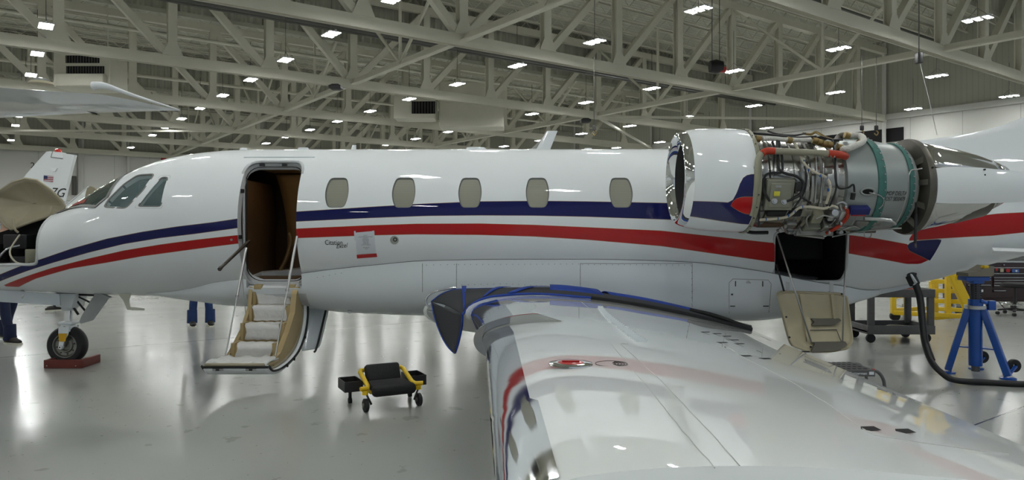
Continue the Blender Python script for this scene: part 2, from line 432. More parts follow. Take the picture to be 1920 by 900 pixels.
for k in range(-2, 6):
    for j in range(-4, 13):
        u, v = (.249+1.188*k)*HC, (1.45+.69*j)*HC
        if v > V1-2 or v < V0+1 or u < U0+1: continue
        if k < 0 and j > 10: continue
        if j < -1 and (k > 4): continue
        p = uv(u, v, ZC+.05)
        if j < -2 and abs(p.x) < 1: continue
        inv = p.y > 1 and 0 < 960+p.x/p.y*F < 1920 and HY-(p.z-EYE)/p.y*F > 0
        vis.append((k, j, p, inv))
for k, j, p, inv in vis:
    js = [b for a, b, c, d in vis if a == k and d]
    nth = js.index(j) if inv else 0
    lab = ('white hanging light, %s from the camera in the %s' % ((ORD+['thirteenth','fourteenth','fifteenth','sixteenth'])[nth], rowname[k])) if inv else 'hanging light out of frame, %s from front, %s' % ((ORD+['fourteenth','fifteenth','sixteenth','seventeenth'])[j+4], rowname[k])
    if L0 is None:
        L0 = make_light(); L0.location = p; L0.rotation_euler = (0, 0, AN); L0['label'] = lab; L0['group'] = 'three-panel hanging lights'; o = L0
    else: o = dup(L0, p, AN, lab, 'three-panel hanging lights')
# ================================================================ THE BUSINESS JET
Y0 = 8.2; K = Y0/F
JET = thing('business_jet', 'white business jet with navy and red stripes, cabin door down and engine cowlings removed', 'airplane', (0, Y0, 0))
SX = lambda px: (px-960)*K
SZ = lambda py: EYE-(py-HY)*K
_top = [(-150,503),(-140,490),(-120,474),(-90,460),(-50,449),(0,437),(50,421),(100,403),(150,386),(185,366),(225,341),(265,320),(300,305),(340,294),(400,285),(450,281.5),(520,280.5),(900,280),(1300,280),(1450,284),(1650,296),(1850,312),(2150,345)]
_bot = [(-150,505),(-140,516),(-120,527),(-80,537),(0,544),(130,550),(300,555),(440,557),(1300,557),(1450,557),(1560,554),(1620,547),(1690,535),(1744,525),(1810,507),(1882,489),(1960,469),(2150,430)]
_wid = [(-150,.02),(-140,.13),(-120,.23),(-80,.35),(0,.50),(80,.61),(160,.70),(230,.765),(300,.82),(380,.85),(460,.86),(1300,.86),(1450,.84),(1600,.75),(1750,.60),(1900,.44),(2150,.24)]
T_top = [(SX(a), SZ(b)-.005) for a, b in _top]; T_bot = [(SX(a), SZ(b)+.005) for a, b in _bot]; T_wid = [(SX(a), b) for a, b in _wid]
FX0, FX1 = T_top[0][0], T_top[-1][0]
_c = {}
def sec(x):
    k = round(x, 5)
    if k not in _c:
        t, b, wd = interp(T_top, x)[0], interp(T_bot, x)[0], interp(T_wid, x)[0]
        _c[k] = ((t+b)/2, wd, max((t-b)/2, .004))
    return _c[k]
def fs(x, th, off=0):
    zc, wd, r = sec(x); c, s = math.cos(th), math.sin(th)
    p = Vector((x, Y0-wd*c, zc+r*s))
    return p + fn(x, th)*off if off else p
def fn(x, th):
    e = .01; zc, wd, r = sec(x)
    dt = Vector((0, wd*math.sin(th), r*math.cos(th))); a, b = fs(x-e, th), fs(x+e, th)
    n = dt.cross(b-a) if True else None
    o = Vector((0, -wd*math.cos(th), r*math.sin(th)))
    n.normalize(); return n if n.dot(o) >= 0 else -n
def ff(p):
    zc, wd, r = sec(p.x); return math.sqrt(((p.y-Y0)/wd)**2+((p.z-zc)/r)**2)-1
def px2s(px, py):
    """pixel -> (x, theta) on the fuselage"""
    d = Vector(((px-960)/F, 1, -(py-HY)/F)); o = Vector((0, 0, EYE)); best = None; t = 6.8; pv = ff(o+d*t)
    while t < 8.6:
        t2 = t+.02; v = ff(o+d*t2)
        if best is None or v < best[0]: best = (v, t2)
        if v < 0:
            a, b = t, t2
            for _ in range(25):
                m_ = (a+b)/2
                if ff(o+d*m_) < 0: b = m_
                else: a = m_
            best = (0, b); break
        t = t2; pv = v
    p = o+d*best[1]; zc, wd, r = sec(p.x); return p.x, math.atan2((p.z-zc)/r, -(p.y-Y0)/wd)
def sp(px, py, off=0):
    x, th = px2s(px, py); return fs(x, th, off)
def xz2t(x, z):
    zc, wd, r = sec(x); return math.asin(max(-1, min(1, (z-zc)/r)))
def patch(mb, poly, off=.002, rings=6, dens=.05):
    """poly in (x, theta); star-shaped patch lying on the skin"""
    P = []
    for i, a in enumerate(poly):
        b = poly[(i+1) % len(poly)]; L = math.hypot(b[0]-a[0], (b[1]-a[1])*.85); k = max(1, int(L/dens))
        for j in range(k): t = j/k; P.append((a[0]+(b[0]-a[0])*t, a[1]+(b[1]-a[1])*t))
    cx, ct = sum(p[0] for p in P)/len(P), sum(p[1] for p in P)/len(P); n = len(P)
    rows = [[fs(cx+(a-cx)*(1-i/rings), ct+(b-ct)*(1-i/rings), off) for a, b in P] for i in range(rings)]
    mb.grid(rows, True, True); m0 = len(mb.v)-n
    mb.v.append(fs(cx, ct, off)); c = len(mb.v)-1
    for k in range(n): mb.f.append([m0+k, m0+(k+1) % n, c]); mb.mi.append(mb.k); mb.sm.append(True)
    return mb
def ringpatch(mb, poly, wd, off=.003, o2=None):
    """frame strip around poly (x, theta), wd metres wide outward (negative = inward)"""
    n = len(poly); cx, ct = sum(p[0] for p in poly)/n, sum(p[1] for p in poly)/n
    out = []
    for i in range(n):
        a, b, c = poly[i-1], poly[i], poly[(i+1) % n]
        tx, tt = c[0]-a[0], (c[1]-a[1])*.85; L = math.hypot(tx, tt) or 1; nx, nt = tt/L, -tx/L
        if nx*(b[0]-cx)+nt*(b[1]-ct)*.85 < 0: nx, nt = -nx, -nt
        out.append((b[0]+nx*wd, b[1]+nt*wd/.85))
    mb.grid([[fs(a, b, off) for a, b in poly], [fs(a, b, off if o2 is None else o2) for a, b in out]], True, True); return mb
def roundpoly(pts, r, k=5):
    out = []; n = len(pts)
    for i in range(n):
        a, b, c = Vector(pts[i-1]), Vector(pts[i]), Vector(pts[(i+1) % n]); u, v = (a-b), (c-b)
        rr = min(r, u.length*.45, v.length*.45); u.normalize(); v.normalize(); p, q = b+u*rr, b+v*rr
        for j in range(k+1):
            t = j/k; x = p*(1-t)**2+b*2*t*(1-t)+q*t*t; out.append((x[0], x[1]))
    return out
def dense(poly, d=.04):
    P = []
    for i, a in enumerate(poly):
        b = poly[(i+1) % len(poly)]; L = math.hypot(b[0]-a[0], (b[1]-a[1])*.85); k = max(1, int(L/d))
        for j in range(k): t = j/k; P.append((a[0]+(b[0]-a[0])*t, a[1]+(b[1]-a[1])*t))
    return P
def cutter(mb, poly, din, dout):
    P = dense(poly, .06); n = len(P); cx, ct = sum(p[0] for p in P)/n, sum(p[1] for p in P)/n
    R = 5; vs = []; fs_ = []
    for lvl, off in ((0, -din), (1, dout)):
        for i in range(R):
            for a, b in P: vs.append(fs(cx+(a-cx)*(1-i/R), ct+(b-ct)*(1-i/R), off))
        vs.append(fs(cx, ct, off))
    M = R*n+1
    for lvl in (0, 1):
        o = lvl*M
        for i in range(R-1):
            for k in range(n): fs_.append((o+i*n+k, o+i*n+(k+1)%n, o+(i+1)*n+(k+1)%n, o+(i+1)*n+k))
        for k in range(n): fs_.append((o+(R-1)*n+k, o+(R-1)*n+(k+1)%n, o+R*n))
    for k in range(n): fs_.append((k, (k+1)%n, M+(k+1)%n, M+k))
    mb.add(vs, fs_)

# openings in (x, theta)
def xz(pts): return [(x, xz2t(x, z)) for x, z in pts]
DOOR = xz(roundpoly([(-2.80, .93), (-2.80, 2.255), (-2.20, 2.255), (-2.20, .93)], .13))
WCX = [-1.80, -1.113, -.432, .262, 1.12]
WSH = [(-.085,.157),(.085,.157),(.112,.08),(.122,0),(.112,-.08),(.083,-.157),(-.083,-.157),(-.112,-.08),(-.122,0),(-.112,.08)]
WINS = [xz(roundpoly([(c+a, 1.915+b) for a, b in WSH], .035, 3)) for c in WCX]
SW1 = [px2s(*p) for p in roundpoly([(196,387),(205,373),(233,345),(257,329),(288,327),(266,358),(236,389)], 6, 3)]
SW2 = [px2s(*p) for p in roundpoly([(259.5,386),(303,333),(314,333),(301,386)], 4, 3)]
BAY = [px2s(*p) for p in [(97,405),(84,417),(75,433),(70,454),(69,488),(64,496)]]
BAY = BAY + [(FX0+.55, px2s(0,497)[1]), (FX0+.42, px2s(0,470)[1]), (FX0+.45, .75), (px2s(0,440)[0], px2s(0,440)[1]), px2s(25,432), px2s(60,419)]
BAG = [px2s(*p) for p in roundpoly([(1452,434),(1450,527),(1578,527),(1588,500),(1590,428)], 14, 4)]

def ellipse_loft(mb, xs, inset, n=64):
    rings = []
    for x in xs:
        zc, wd, r = sec(x); rings.append([Vector((x, Y0-(wd-inset)*math.cos(a), zc+(r-inset)*math.sin(a))) for a in [2*PI*k/n for k in range(n)]])
    mb.loft(rings, True)
def cut(o, cutters):
    objs = []
    for i, cm in enumerate(cutters):
        c = cm.build('cutter', m_void, JET); c.data.validate(); objs.append(c)
        md = o.modifiers.new('b%d' % i, 'BOOLEAN'); md.operation = 'DIFFERENCE'; md.solver = 'EXACT'; md.object = c
    bpy.context.view_layer.update()
    dg = bpy.context.evaluated_depsgraph_get(); me = bpy.data.meshes.new_from_object(o.evaluated_get(dg))
    o.modifiers.clear(); old = o.data; o.data = me; me.name = old.name
    for c in objs: bpy.data.objects.remove(c)
    return o
def skin_normals(o, nfun, classify):
    """surface faces keep analytic normals, walls of openings get flat ones and their own material"""
    me = o.data; cn = [Vector((0,0,1))]*len(me.loops)
    for p in me.polygons:
        ct = p.center + Vector((0, Y0, 0)); k = classify(ct); p.material_index = k; p.use_smooth = True
        for li in p.loop_indices:
            if k == 0: cn[li] = nfun(me.vertices[me.loops[li].vertex_index].co + Vector((0, Y0, 0)))
            else: cn[li] = p.normal.copy()
    me.normals_split_custom_set([tuple(c) for c in cn])
# livery paint ----------------------------------------------------
def xzc(pts): return [(lambda p: (p.x, p.z))(sp(*p)) for p in pts]
blue_hi = xzc([(-40,530),(0,515),(37,500),(72,488),(133,467),(200,448),(267,435),(333,425),(400,417),(447,410),(558,397),(690,388.5),(800,382),(900,378),(1010,377),(1100,378),(1255,381),(1400,392)])
blue_lo = xzc([(-40,545),(0,527),(53,507),(100,492),(167,473),(233,457),(300,446),(367,438),(447,427),(558,415),(690,408.5),(800,404.5),(900,403.5),(1000,404),(1100,406),(1255,411.5),(1400,422)])
red_hi = xzc([(8,535),(37,523),(100,502),(167,485),(233,470),(300,459),(367,450),(448,441),(558,429),(690,423),(780,420),(900,419.5),(1000,422),(1100,426.5),(1240,433),(1450,456),(1480,454),(1550,442),(1592,441),(1640,447),(1700,458),(1735,480),(1742,486)])
red_lo = xzc([(8,536.5),(35,537.7),(67,522),(133,503),(200,492),(267,480),(333,471),(400,462),(449,456),(558,446),(690,441),(780,439),(900,440),(1000,443),(1100,449),(1240,461),(1450,491),(1480,489),(1550,474),(1592,475),(1650,485),(1700,494.5),(1725,494.5),(1742,487)])
red2_hi = xzc([(1705,448),(1713,436),(1722,430),(1770,419),(1821,407),(1870,401),(1920,398.5),(2000,394)])
red2_lo = xzc([(1705,451),(1713,450.5),(1764,446.8),(1810,444),(1860,441.5),(1920,435.5),(2000,428)])
nav_hi = xzc([(1701,461),(1706,456),(1716,452),(1740,450),(1758,449),(1765,450)])
nav_lo = xzc([(1701,462),(1705,470),(1722,478),(1740,487),(1744,488),(1765,452)])
def stripes(m, bands, pxr=.0035):
    n = NT(m); X = n.xyz(); col = WHITE; z = X[2]; cur = None
    base = n.b.inputs['Base Color'].default_value[:3]; cur = base
    for hi, lo, c in bands:
        x0, x1 = max(min(p[0] for p in hi), min(p[0] for p in lo)), min(max(p[0] for p in hi), max(p[0] for p in lo))
        d = n.m('MINIMUM', n.m('SUBTRACT', n.curve(X[0], hi), z), n.m('SUBTRACT', z, n.curve(X[0], lo)))
        inr = n.m('MULTIPLY', n.m('GREATER_THAN', X[0], x0), n.m('LESS_THAN', X[0], x1))
        cur = n.mix(n.m('MULTIPLY', inr, n.m('GREATER_THAN', d, -pxr)), cur, GOLD)
        cur = n.mix(n.m('MULTIPLY', inr, n.m('GREATER_THAN', d, 0)), cur, c)
    n.put(n.b.inputs['Base Color'], cur); return n
m_livery = mat('white_paint_with_stripes', WHITE, .4, coat=.55, coatr=.015, spec=.05)
stripes(m_livery, [(blue_hi, blue_lo, BLUE), (red_hi, red_lo, RED), (red2_hi, red2_lo, RED), (nav_hi, nav_lo, BLUE)])
m_jamb = mat('white_door_jamb', (.55, .57, .58), .4)
m_cockpit = mat('dark_teal_cockpit_lining', (.045, .06, .06), .6)
# fuselage body ----------------------------------------------------
mb = MB(); xs = [FX0+.002]; x = FX0
while x < FX1: x += .035 if x < FX0+.4 else .07; xs.append(min(x, FX1))
mb.loft([[fs(x, 2*PI*k/96) for k in range(96)] for x in xs])
fus = mb.build('fuselage', [m_livery, m_jamb, m_brown, m_void, m_cockpit], JET)
c1 = MB(); cutter(c1, DOOR, .16, .12)
for W in WINS: cutter(c1, W, .022, .05)
cutter(c1, SW1, .10, .05); cutter(c1, SW2, .10, .05)
cab = MB(); ellipse_loft(cab, [-3.32, -2.9, -2.5, -2.0, -1.75], .10)
ckp = MB(); ellipse_loft(ckp, [-4.78, -4.6, -4.4, -4.1, -3.8, -3.6], .05)
bag = MB(); bag.prism([(fs(*q).x, fs(*q).z) for q in BAG], 7.0, 8.25)
rim = [fs(*q) for q in BAY[:6]]; zb_ = rim[-1].z
nb = MB(); nb.prism([(rim[0].x-.06, 2.4)]+[(q.x, q.z) for q in rim]+[(-6.36, zb_+.02), (-6.36, 2.4)], 7.0, 8.10)
cut(fus, [cab, ckp, bag, nb, c1])
def cls(p):
    if abs(ff(p))*sec(p.x)[1] < .004 and FX0+.01 < p.x < FX1-.01: return 0
    d = -ff(p)*sec(p.x)[1]
    if -3.4 < p.x < -1.7: return 2 if d > .085 else 1
    if -5.2 < p.x < -3.5: return 4 if d > .03 else 1
    if 2.5 < p.x < 4.1: return 3 if d > .03 else 1
    if p.x < -5.3: return 3 if d > .03 else 1
    return 1
def nf(p):
    zc, wd, r = sec(p.x); return fn(p.x, math.atan2((p.z-zc)/r, -(p.y-Y0)/wd))
skin_normals(fus, nf, cls)
# belly fairing ----------------------------------------------------
FT = [(-4.02,.835,.815),(-3.8,.85,.765),(-3.4,.91,.712),(-3.13,.975,.680),(-2.5,1.04,.662),(-2.25,1.07,.655),(-1.88,1.12,.615),(-1.4,1.17,.59),(-.9,1.213,.575),(0,1.228,.565),(.8,1.228,.56),(1.8,1.20,.535),(2.6,1.10,.515),(3.1,1.0,.56),(3.6,.92,.655),(3.9,.87,.73),(4.2,.86,.80),(4.5,.905,.865),(4.62,.93,.90)]
def fw(x):
    zs, zb = interp(FT, x); zc, wd, r = sec(x); hw = wd*math.sqrt(max(0, 1-((zs-zc)/r)**2))
    return zs, zb, hw+.012
def fpt(x, a):     # a from 0 (near seam) to pi (far seam)
    zs, zb, hw = fw(x); e = 2/2.9 if x > -1.9 else 2/(2.2+.7*max(0, (x+4)/2.1))
    c, s = math.cos(a), math.sin(a); return Vector((x, Y0-hw*math.copysign(abs(c)**e, c), zs-(zs-zb)*abs(s)**e))
mb = MB(); xs = [-4.02+.06*i for i in range(144)]
def frow(x):
    zs, zb, hw = fw(x); inn = [Vector((x, Y0+hw*k, zs+.004+.05*(1-abs(k)))) for k in (.9, .5, 0, -.5, -.9)]
    return [fpt(x, PI*(k/48)) for k in range(49)] + inn
mb.loft([frow(x) for x in xs])
fair = mb.build('belly_fairing', [m_white2, m_jamb], JET)
c2 = MB(); c2.box((-2.5, 7.5, 1.2), (.60, 1.1, .56))
cut(fair, [c2])
def cls2(p):
    zs, zb, hw = fw(p.x)
    return 0 if p.z < zs+.002 and not (-2.81 < p.x < -2.19 and abs(p.y-Y0) < hw-.04 and p.z > zb+.02) else 1
def nf2(p):
    zs, zb, hw = fw(p.x); n_ = 2.9 if p.x > -1.9 else (2.2+.7*max(0, (p.x+4)/2.1))
    a, b = (p.y-Y0)/hw, (p.z-zs)/(zs-zb)
    e = .02; z2 = fw(p.x+e); z1 = fw(p.x-e)
    g = lambda q, x: (abs((p.y-Y0)/q[2])**n_ + abs(min(0, (p.z-q[0]))/(q[0]-q[1]))**n_)
    v = Vector(((g(z2, 0)-g(z1, 0))/(2*e), n_*math.copysign(abs(a)**(n_-1), a)/hw, n_*math.copysign(abs(b)**(n_-1), b)/(zs-zb)))
    return v.normalized() if v.length > 1e-6 else Vector((0,-1,0))
skin_normals(fair, nf2, cls2)
def fairy(x, z, off=0):
    """point on the near side of the fairing"""
    zs, zb, hw = fw(x); n_ = 2.9 if x > -1.9 else (2.2+.7*max(0, (x+4)/2.1)); b = min(1, max(0, (zs-z)/(zs-zb)))
    return Vector((x, Y0-hw*(1-b**n_)**(1/n_)-off, z))
# rivet rows and panel seams of the fairing
m_seam = mat('panel_seam', (.16, .16, .16), .6)
mb = MB()
def fp(px, py):
    Y = 7.38; p = at(px, py, Y)
    for _ in range(6): Y = fairy(p.x, p.z).y; p = at(px, py, Y)
    return fairy(p.x, p.z, .001)
def rivets(mb, a, b, step=11, f=fp, r=.004):
    L = math.hypot(b[0]-a[0], b[1]-a[1]); k = int(L/step)
    for i in range(k+1):
        t = i/k; p = f(a[0]+(b[0]-a[0])*t, a[1]+(b[1]-a[1])*t); mb.lathe([(-.0015, 0), (-.0015, r*.8), (0, r)], p, 'Y', 6)
for a, b in [((792,498),(792,545)),((856,496),(856,538)),((860,496),(1085,495)),((1088,496),(1088,543)),((1092,496),(1295,497)),((1297,499),(1297,570)),((800,497),(852,496)),((866,534),(950,532)),((950,532),(1085,541)),((1090,542),(1200,558)),((1205,560),(1295,578)),((595,520),(640,512))]: rivets(mb, a, b)
mb.build('rivet_row', m_seam, JET)
mb = MB()
for a, b in [((1088,494),(1088,545)),((1088,494),(1298,494)),((1298,494),(1298,575)),((856,494),(856,540)),((792,494),(792,548)),((1367,530),(1367,598)),((1367,530),(1374,523)),((1374,523),(1440,525)),((1440,525),(1446,532)),((1446,532),(1441,595))]:
    mb.tube([fp(a[0]+(b[0]-a[0])*t/6, a[1]+(b[1]-a[1])*t/6) for t in range(7)], .0022, 4)
mb.tube([Vector((x, Y0-fw(x)[2]-.001, fw(x)[0])) for x in [-3.8+.1*i for i in range(80) if not -2.84 < -3.8+.1*i < -2.2][10:]], .003, 4)
mb.build('panel_seam', m_seam, JET)
mb = MB()
for a, b in [((1379,527),(1379,537)),((1430,527),(1430,537)),((1369,574),(1378,574)),((1431,574),(1441,574))]: mb.tube([fp(*a), fp(*b)], .006, 5)
mb.lathe([(-.002,0),(-.002,.008),(0,.011)], fp(1372.5,552), 'Y', 10)
mb.build('panel_latch', m_black, JET)
put_text('panel_marking', 'AFTER\nRUNNING', .014, fp(1402,529), (1,0,0), (0,0,1), m_ink, JET)
# cabin windows ----------------------------------------------------
m_shade = mat('pleated_window_shade', (.27, .265, .205), .45, coat=1, coatr=.02); n = NT(m_shade); X = n.xyz()
wv = n.m('ABSOLUTE', n.m('SUBTRACT', n.m('FRACT', n.m('MULTIPLY', X[2], 72)), .5))
n.put(n.b.inputs['Base Color'], n.mix(wv, (.22, .215, .17), (.42, .41, .33)))
m_wframe = mat('window_frame_grey', (.16, .165, .16), .4)
for W in WINS:
    mb = MB(); ringpatch(mb, W, -.010, .001, -.016); a = mb.build('cabin_window', m_wframe, JET, fix=False)
    mb = MB(); patch(mb, W, -.016); mb.build('window_shade', m_shade, a, fix=False)
# cockpit side windows and windshield ------------------------------
m_sideglass = mat('cockpit_glass', (.30, .42, .42), .02, alpha=.35, coat=1)
m_wsf = mat('windshield_frame', (.20, .20, .19), .45)
for W, wd in ((SW1, .018), (SW2, .012)):
    mb = MB(); ringpatch(mb, W, wd, .002); ringpatch(mb, W, -.004, .002, -.008); a = mb.build('cockpit_window', m_wsf, JET, fix=False)
    mb = MB(); patch(mb, W, -.006); mb.build('window_pane', m_sideglass, a, fix=False)
mb = MB(); ringpatch(mb, [px2s(*p) for p in roundpoly([(252,390),(301,329),(320,329),(303,391)], 4, 3)], .002, .002); mb.build('window_surround', m_seam, JET, fix=False)
low = [px2s(*p) for p in [(148,387),(163,391),(178,391),(205,368),(235,343),(268,321)]]
x0, x1 = SX(145), SX(262)
def lowt(x):
    q = [(a, b) for a, b in low]; q = sorted(set(q[2:])); 
    if x <= q[0][0]: return q[0][1] + (q[0][0]-x)*.9
    return interp(q, x)[0]
rows = []; N = 22
for i in range(N+1):
    x = x0+(x1-x0)*i/N; a = lowt(x); rows.append([fs(x, a+(PI-2*a)*k/24, .004) for k in range(25)])
mb = MB(); mb.grid(rows); wsh = mb.build('windshield', mat('windshield_glass', (.035, .055, .055), .03, coat=1), JET, fix=False)
mb = MB()
for i in range(N):
    xa, xb = x0+(x1-x0)*i/N, x0+(x1-x0)*(i+1)/N
    mb.add([fs(xa, lowt(xa)-.0, .008), fs(xb, lowt(xb), .008), fs(xb, lowt(xb)+.05, .008), fs(xa, lowt(xa)+.05, .008)], [(0,1,2,3)], True)
mb.grid([[fs(x0-.03+q, lowt(x0)+(PI-2*lowt(x0))*k/20, .007) for k in range(21)] for q in (0, .06)])
mb.grid([[fs(x1-.01+q, lowt(x1)+(PI-2*lowt(x1))*k/20, .007) for k in range(21)] for q in (0, .04)])
mb.build('windshield_frame', m_wsf, wsh, fix=False)
mb = MB(); xa, xb = SX(178), SX(215)
mb.grid([[fs(xa+(xb-xa)*i/6, lowt(xa+(xb-xa)*i/6)+.09+.10*k/3, .0065) for k in range(4)] for i in range(7)]); mb.build('red_sunshade', mat('red_fabric', (.30, .05, .04), .7), wsh, fix=False)
# seats in the cockpit
for y in (7.85,):
    mb = MB(); mb.box((-3.95, y, 1.62), (.14, .42, .62), bev=.05); mb.box((-3.97, y, 1.98), (.10, .26, .16), bev=.04); mb.box((-4.2, y, 1.32), (.45, .42, .14), bev=.05)
    mb.build('pilot_seat', mat('dark_leather', (.02, .022, .03), .5), JET)
mb = MB(); mb.box((-4.58, Y0, 1.66), (.2, 1.1, .16), bev=.04); mb.build('instrument_shroud', m_black, JET)
# cabin interior seen through the door
mb = MB(); mb.box((-2.53, Y0+.02, 1.0), (1.4, .95, .04)); mb.build('cabin_floor', mat('brown_carpet', (.10, .06, .03), .95, bump=.4, bscale=150), JET)
mb = MB(); mb.grid([[Vector((-2.72+.74*i/8 + .12*(k/14)**.8, 8.30+.18*math.sin(PI*k/14), 2.17-1.15*k/14)) for i in range(9)] for k in range(15)]); mb.build('cabin_partition', m_tan, JET, solid=.02)
mb = MB(); mb.box((-2.35, 8.12, 2.20), (.8, .5, .03), bev=.01); mb.build('cabin_valance', m_tan, JET)
mb = MB(); mb.box((-3.02, 8.2, 1.5), (.35, 1.0, 1.15), bev=.03); mb.build('galley_cabinet', m_brown, JET)
mb = MB(); mb.box((-2.35, 8.42, 1.15), (.5, .35, .42), bev=.06); mb.box((-2.12, 8.42, 1.5), (.12, .35, .6), bev=.05); mb.build('cabin_seat', m_brown, JET)
mb = MB(); mb.tube([(-2.64,8.1,1.02),(-2.56,8.15,1.2),(-2.5,8.15,1.4),(-2.52,8.15,1.5)], .022, 8, res=4); mb.build('seat_belt', m_tan, JET)
mb = MB(); ringpatch(mb, DOOR, .022, .006); ringpatch(mb, DOOR, -.0, .006, -.02); mb.build('door_frame', m_jamb, JET, fix=False, solid=.004)
mb = MB(); ringpatch(mb, [(-2.5+(a+2.5)*.93, b*.97) for a, b in DOOR], .014, -.055); mb.build('door_seal', m_dark, JET, fix=False)
mb = MB()
for x, z in [(-2.66, 2.245), (-2.42, 2.245)]: p = fs(x, xz2t(x, z), -.03); mb = MB(); mb.box(p, (.05, .03, .022)); mb.build('door_catch', m_black, JET)
for z in (1.95, 1.45): p = fs(-2.79, xz2t(-2.79, z), -.04); mb = MB(); mb.box(p, (.022, .05, .04)); mb.build('door_catch', m_black, JET)
mb = MB(); mb.tube([fs(-2.88, xz2t(-2.88, 2.31), .002), fs(-2.5, xz2t(-2.5, 2.31), .004), fs(-2.12, xz2t(-2.12, 2.31), .002)], .007, 6); mb.build('rain_gutter', m_white2, JET)
# dark rod through the door
mb = MB(); mb.tube([at(413, 503, 6.9), at(467, 452, 7.45)], .016, 10); mb.tube([at(411.5, 505, 6.88), at(414, 502, 6.91)], .020, 10); mb.build('door_handle_rod', mat('gunmetal', (.10, .09, .08), .35, .8), JET)
# lettering ---------------------------------------------------------
def snapf(p, h):
    t = xz2t(p.x, p.z); return fs(p.x, t, .0015+max(0, h))
p = sp(626, 455); put_text('type_lettering', 'Citation', .072, p, (1, 0, .0), (0, 0, 1), m_ink, JET, fs=(.78, 1), snap=snapf)
p = sp(640, 461); put_text('type_lettering', 'Excel', .066, p, (1, 0, .10), (-.1, 0, 1), m_ink, JET, fs=(.82, 1), shear=.45, snap=snapf)
# static port, round window of the probe, antennas
m_port = mat('grey_port_plate', (.34, .34, .31), .5)
def disc(mb, px, py, r, off=.004, n=20):
    x, t = px2s(px, py); c = fs(x, t, off); nn = fn(x, t); a = Vector((1,0,0)); b = nn.cross(a).normalized()
    vs = [c]+[c+(a*math.cos(2*PI*k/n)+b*math.sin(2*PI*k/n))*r for k in range(n)]; vs += [v-nn*off*2 for v in vs[1:]]
    mb.add(vs, [(0, 1+k, 1+(k+1)%n) for k in range(n)]+[(1+k, 1+n+k, 1+n+(k+1)%n, 1+(k+1)%n) for k in range(n)], False)
mb = MB(); disc(mb, 739.5, 450, .044); sp1 = mb.build('static_port', m_port, JET, fix=False)
mb = MB(); disc(mb, 741, 449, .022, .006); mb.build('port_ring', m_black, sp1, fix=False)
mb = MB(); disc(mb, 741, 449, .012, .008); mb.build('port_centre', m_port, sp1, fix=False)
mb = MB(); disc(mb, 434, 449.5, .012); mb.build('port_cap', m_port, JET, fix=False)
# taped note on the skin
nt_ = [px2s(*p) for p in [(667,436),(702,433),(705,474),(669,476)]]
mb = MB(); patch(mb, dense(nt_, .05), .004); mb.build('paper_note', m_paper, JET, fix=False)
mb = MB(); patch(mb, dense([px2s(*p) for p in [(669,477.5),(706,474.8),(707.5,481.5),(669.5,484.3)]], .05), .004); mb.build('red_tape', m_red, JET, fix=False)
mb = MB()
for q in ([(664,433),(667,433),(668,451),(665,451)], [(698,432.5),(702,432.5),(702,441),(698,441)]): patch(mb, dense([px2s(*p) for p in q], .05), .006)
mb.build('tape_strip', m_paper, JET, fix=False)
p = lambda a, b: sp(a, b)
NOTE = 'NOTICE\nMAINTENANCE IN PROGRESS\nCONTROLS\nHYDRAULICS\nFUEL SYSTEM\nGEAR PINS\nPOWER OFF\nDO NOT OPERATE\n\nSEE THE LOG\nDATE'
put_text('note_print', NOTE, .013, p(686, 454), (1, 0, .03), (-.03, 0, 1), mat('grey_ink', (.12,.12,.14), .6), JET, fs=(.85, 1.05), snap=lambda q, h: fs(q.x, xz2t(q.x, q.z), .0055))
def blade(mb, px0, px1, h, t, sweep=0, taper=.5, py=281, Y=Y0):
    a, b = SX(px0), SX(px1); zc, wd, r = sec(a); z0 = zc+r-.02; vs = []
    prof = lambda a, b, z, t: [Vector((a+(b-a)*s, Y+t*math.sin(PI*min(s*1.0, 1))**.7*e, z)) for e, ss in ((1, [0,.1,.3,.6,.85,1]), (-1, [.85,.6,.3,.1])) for s in ss]
    a2, b2 = a+sweep, a+sweep+(b-a)*taper
    mb.loft([prof(a, b, z0, t), prof(a2, b2, z0+h, t*.5)])
mb = MB(); blade(mb, 1003, 1030, .235, .02, .135, .75); mb.build('blade_antenna', m_white, JET)
mb = MB(); blade(mb, 990, 1006, .225, .012, .235, .4, Y=Y0+.03); mb.build('antenna_boot', m_port, JET)
mb = MB(); mb.grid([[Vector((SX(992)+i*.05, Y0-.06+.03*k, sec(.3)[0]+sec(.3)[2]+.0+.012*math.sin(k*PI/4))) for i in range(5)] for k in range(5)]); mb.build('antenna_base', m_white2, JET)
for a, b, h in [(447,465,.03),(556,582,.028),(657,668,.055),(872,918,.03),(1093,1112,.02)]:
    mb = MB(); blade(mb, a, b, h+.02, .03, .02, .7); mb.build('antenna', m_white, JET)
# tail fin with dorsal fillet --------------------------------------
HT = [(3.2,2.30),(3.7,2.40),(4.25,2.50),(4.8,2.57),(5.3,2.65),(5.83,2.82),(6.2,3.12),(6.6,3.65),(7.2,4.6),(7.5,5.05)]
rows = []
for i in range(44):
    x = 3.2+4.6*i/43; h = interp(HT, x)[0]; zb = sec(min(x, FX1))[0]+sec(min(x, FX1))[2]*.45; row = []
    for s in (-1, 1):
        for k in range(17):
            t = k/16 if s < 0 else 1-k/16; z = zb+(h-zb)*t
            zc, wd, r = sec(min(x, FX1)); q = max(0, 1-((z-zc)/r)**2) if z < zc+r else 0
            y = max(wd*math.sqrt(q)*.98, 0.075*(1-t)**.5+.018) if t < 1 else .004
            zt_ = zc+r; y2 = .075*(1-t)**.6+.016 + .42*math.exp(-max(0, (z-zc-r*.55))/.15)*min(1, (x-3.1)/2)
            y = max(wd*math.sqrt(q)*.97, y2*(0.02 if t == 1 else 1)); row.append(Vector((x, Y0+s*y, z)))
    rows.append(row)
mb = MB(); mb.loft(rows); mb.build('tail_fin', m_white, JET)
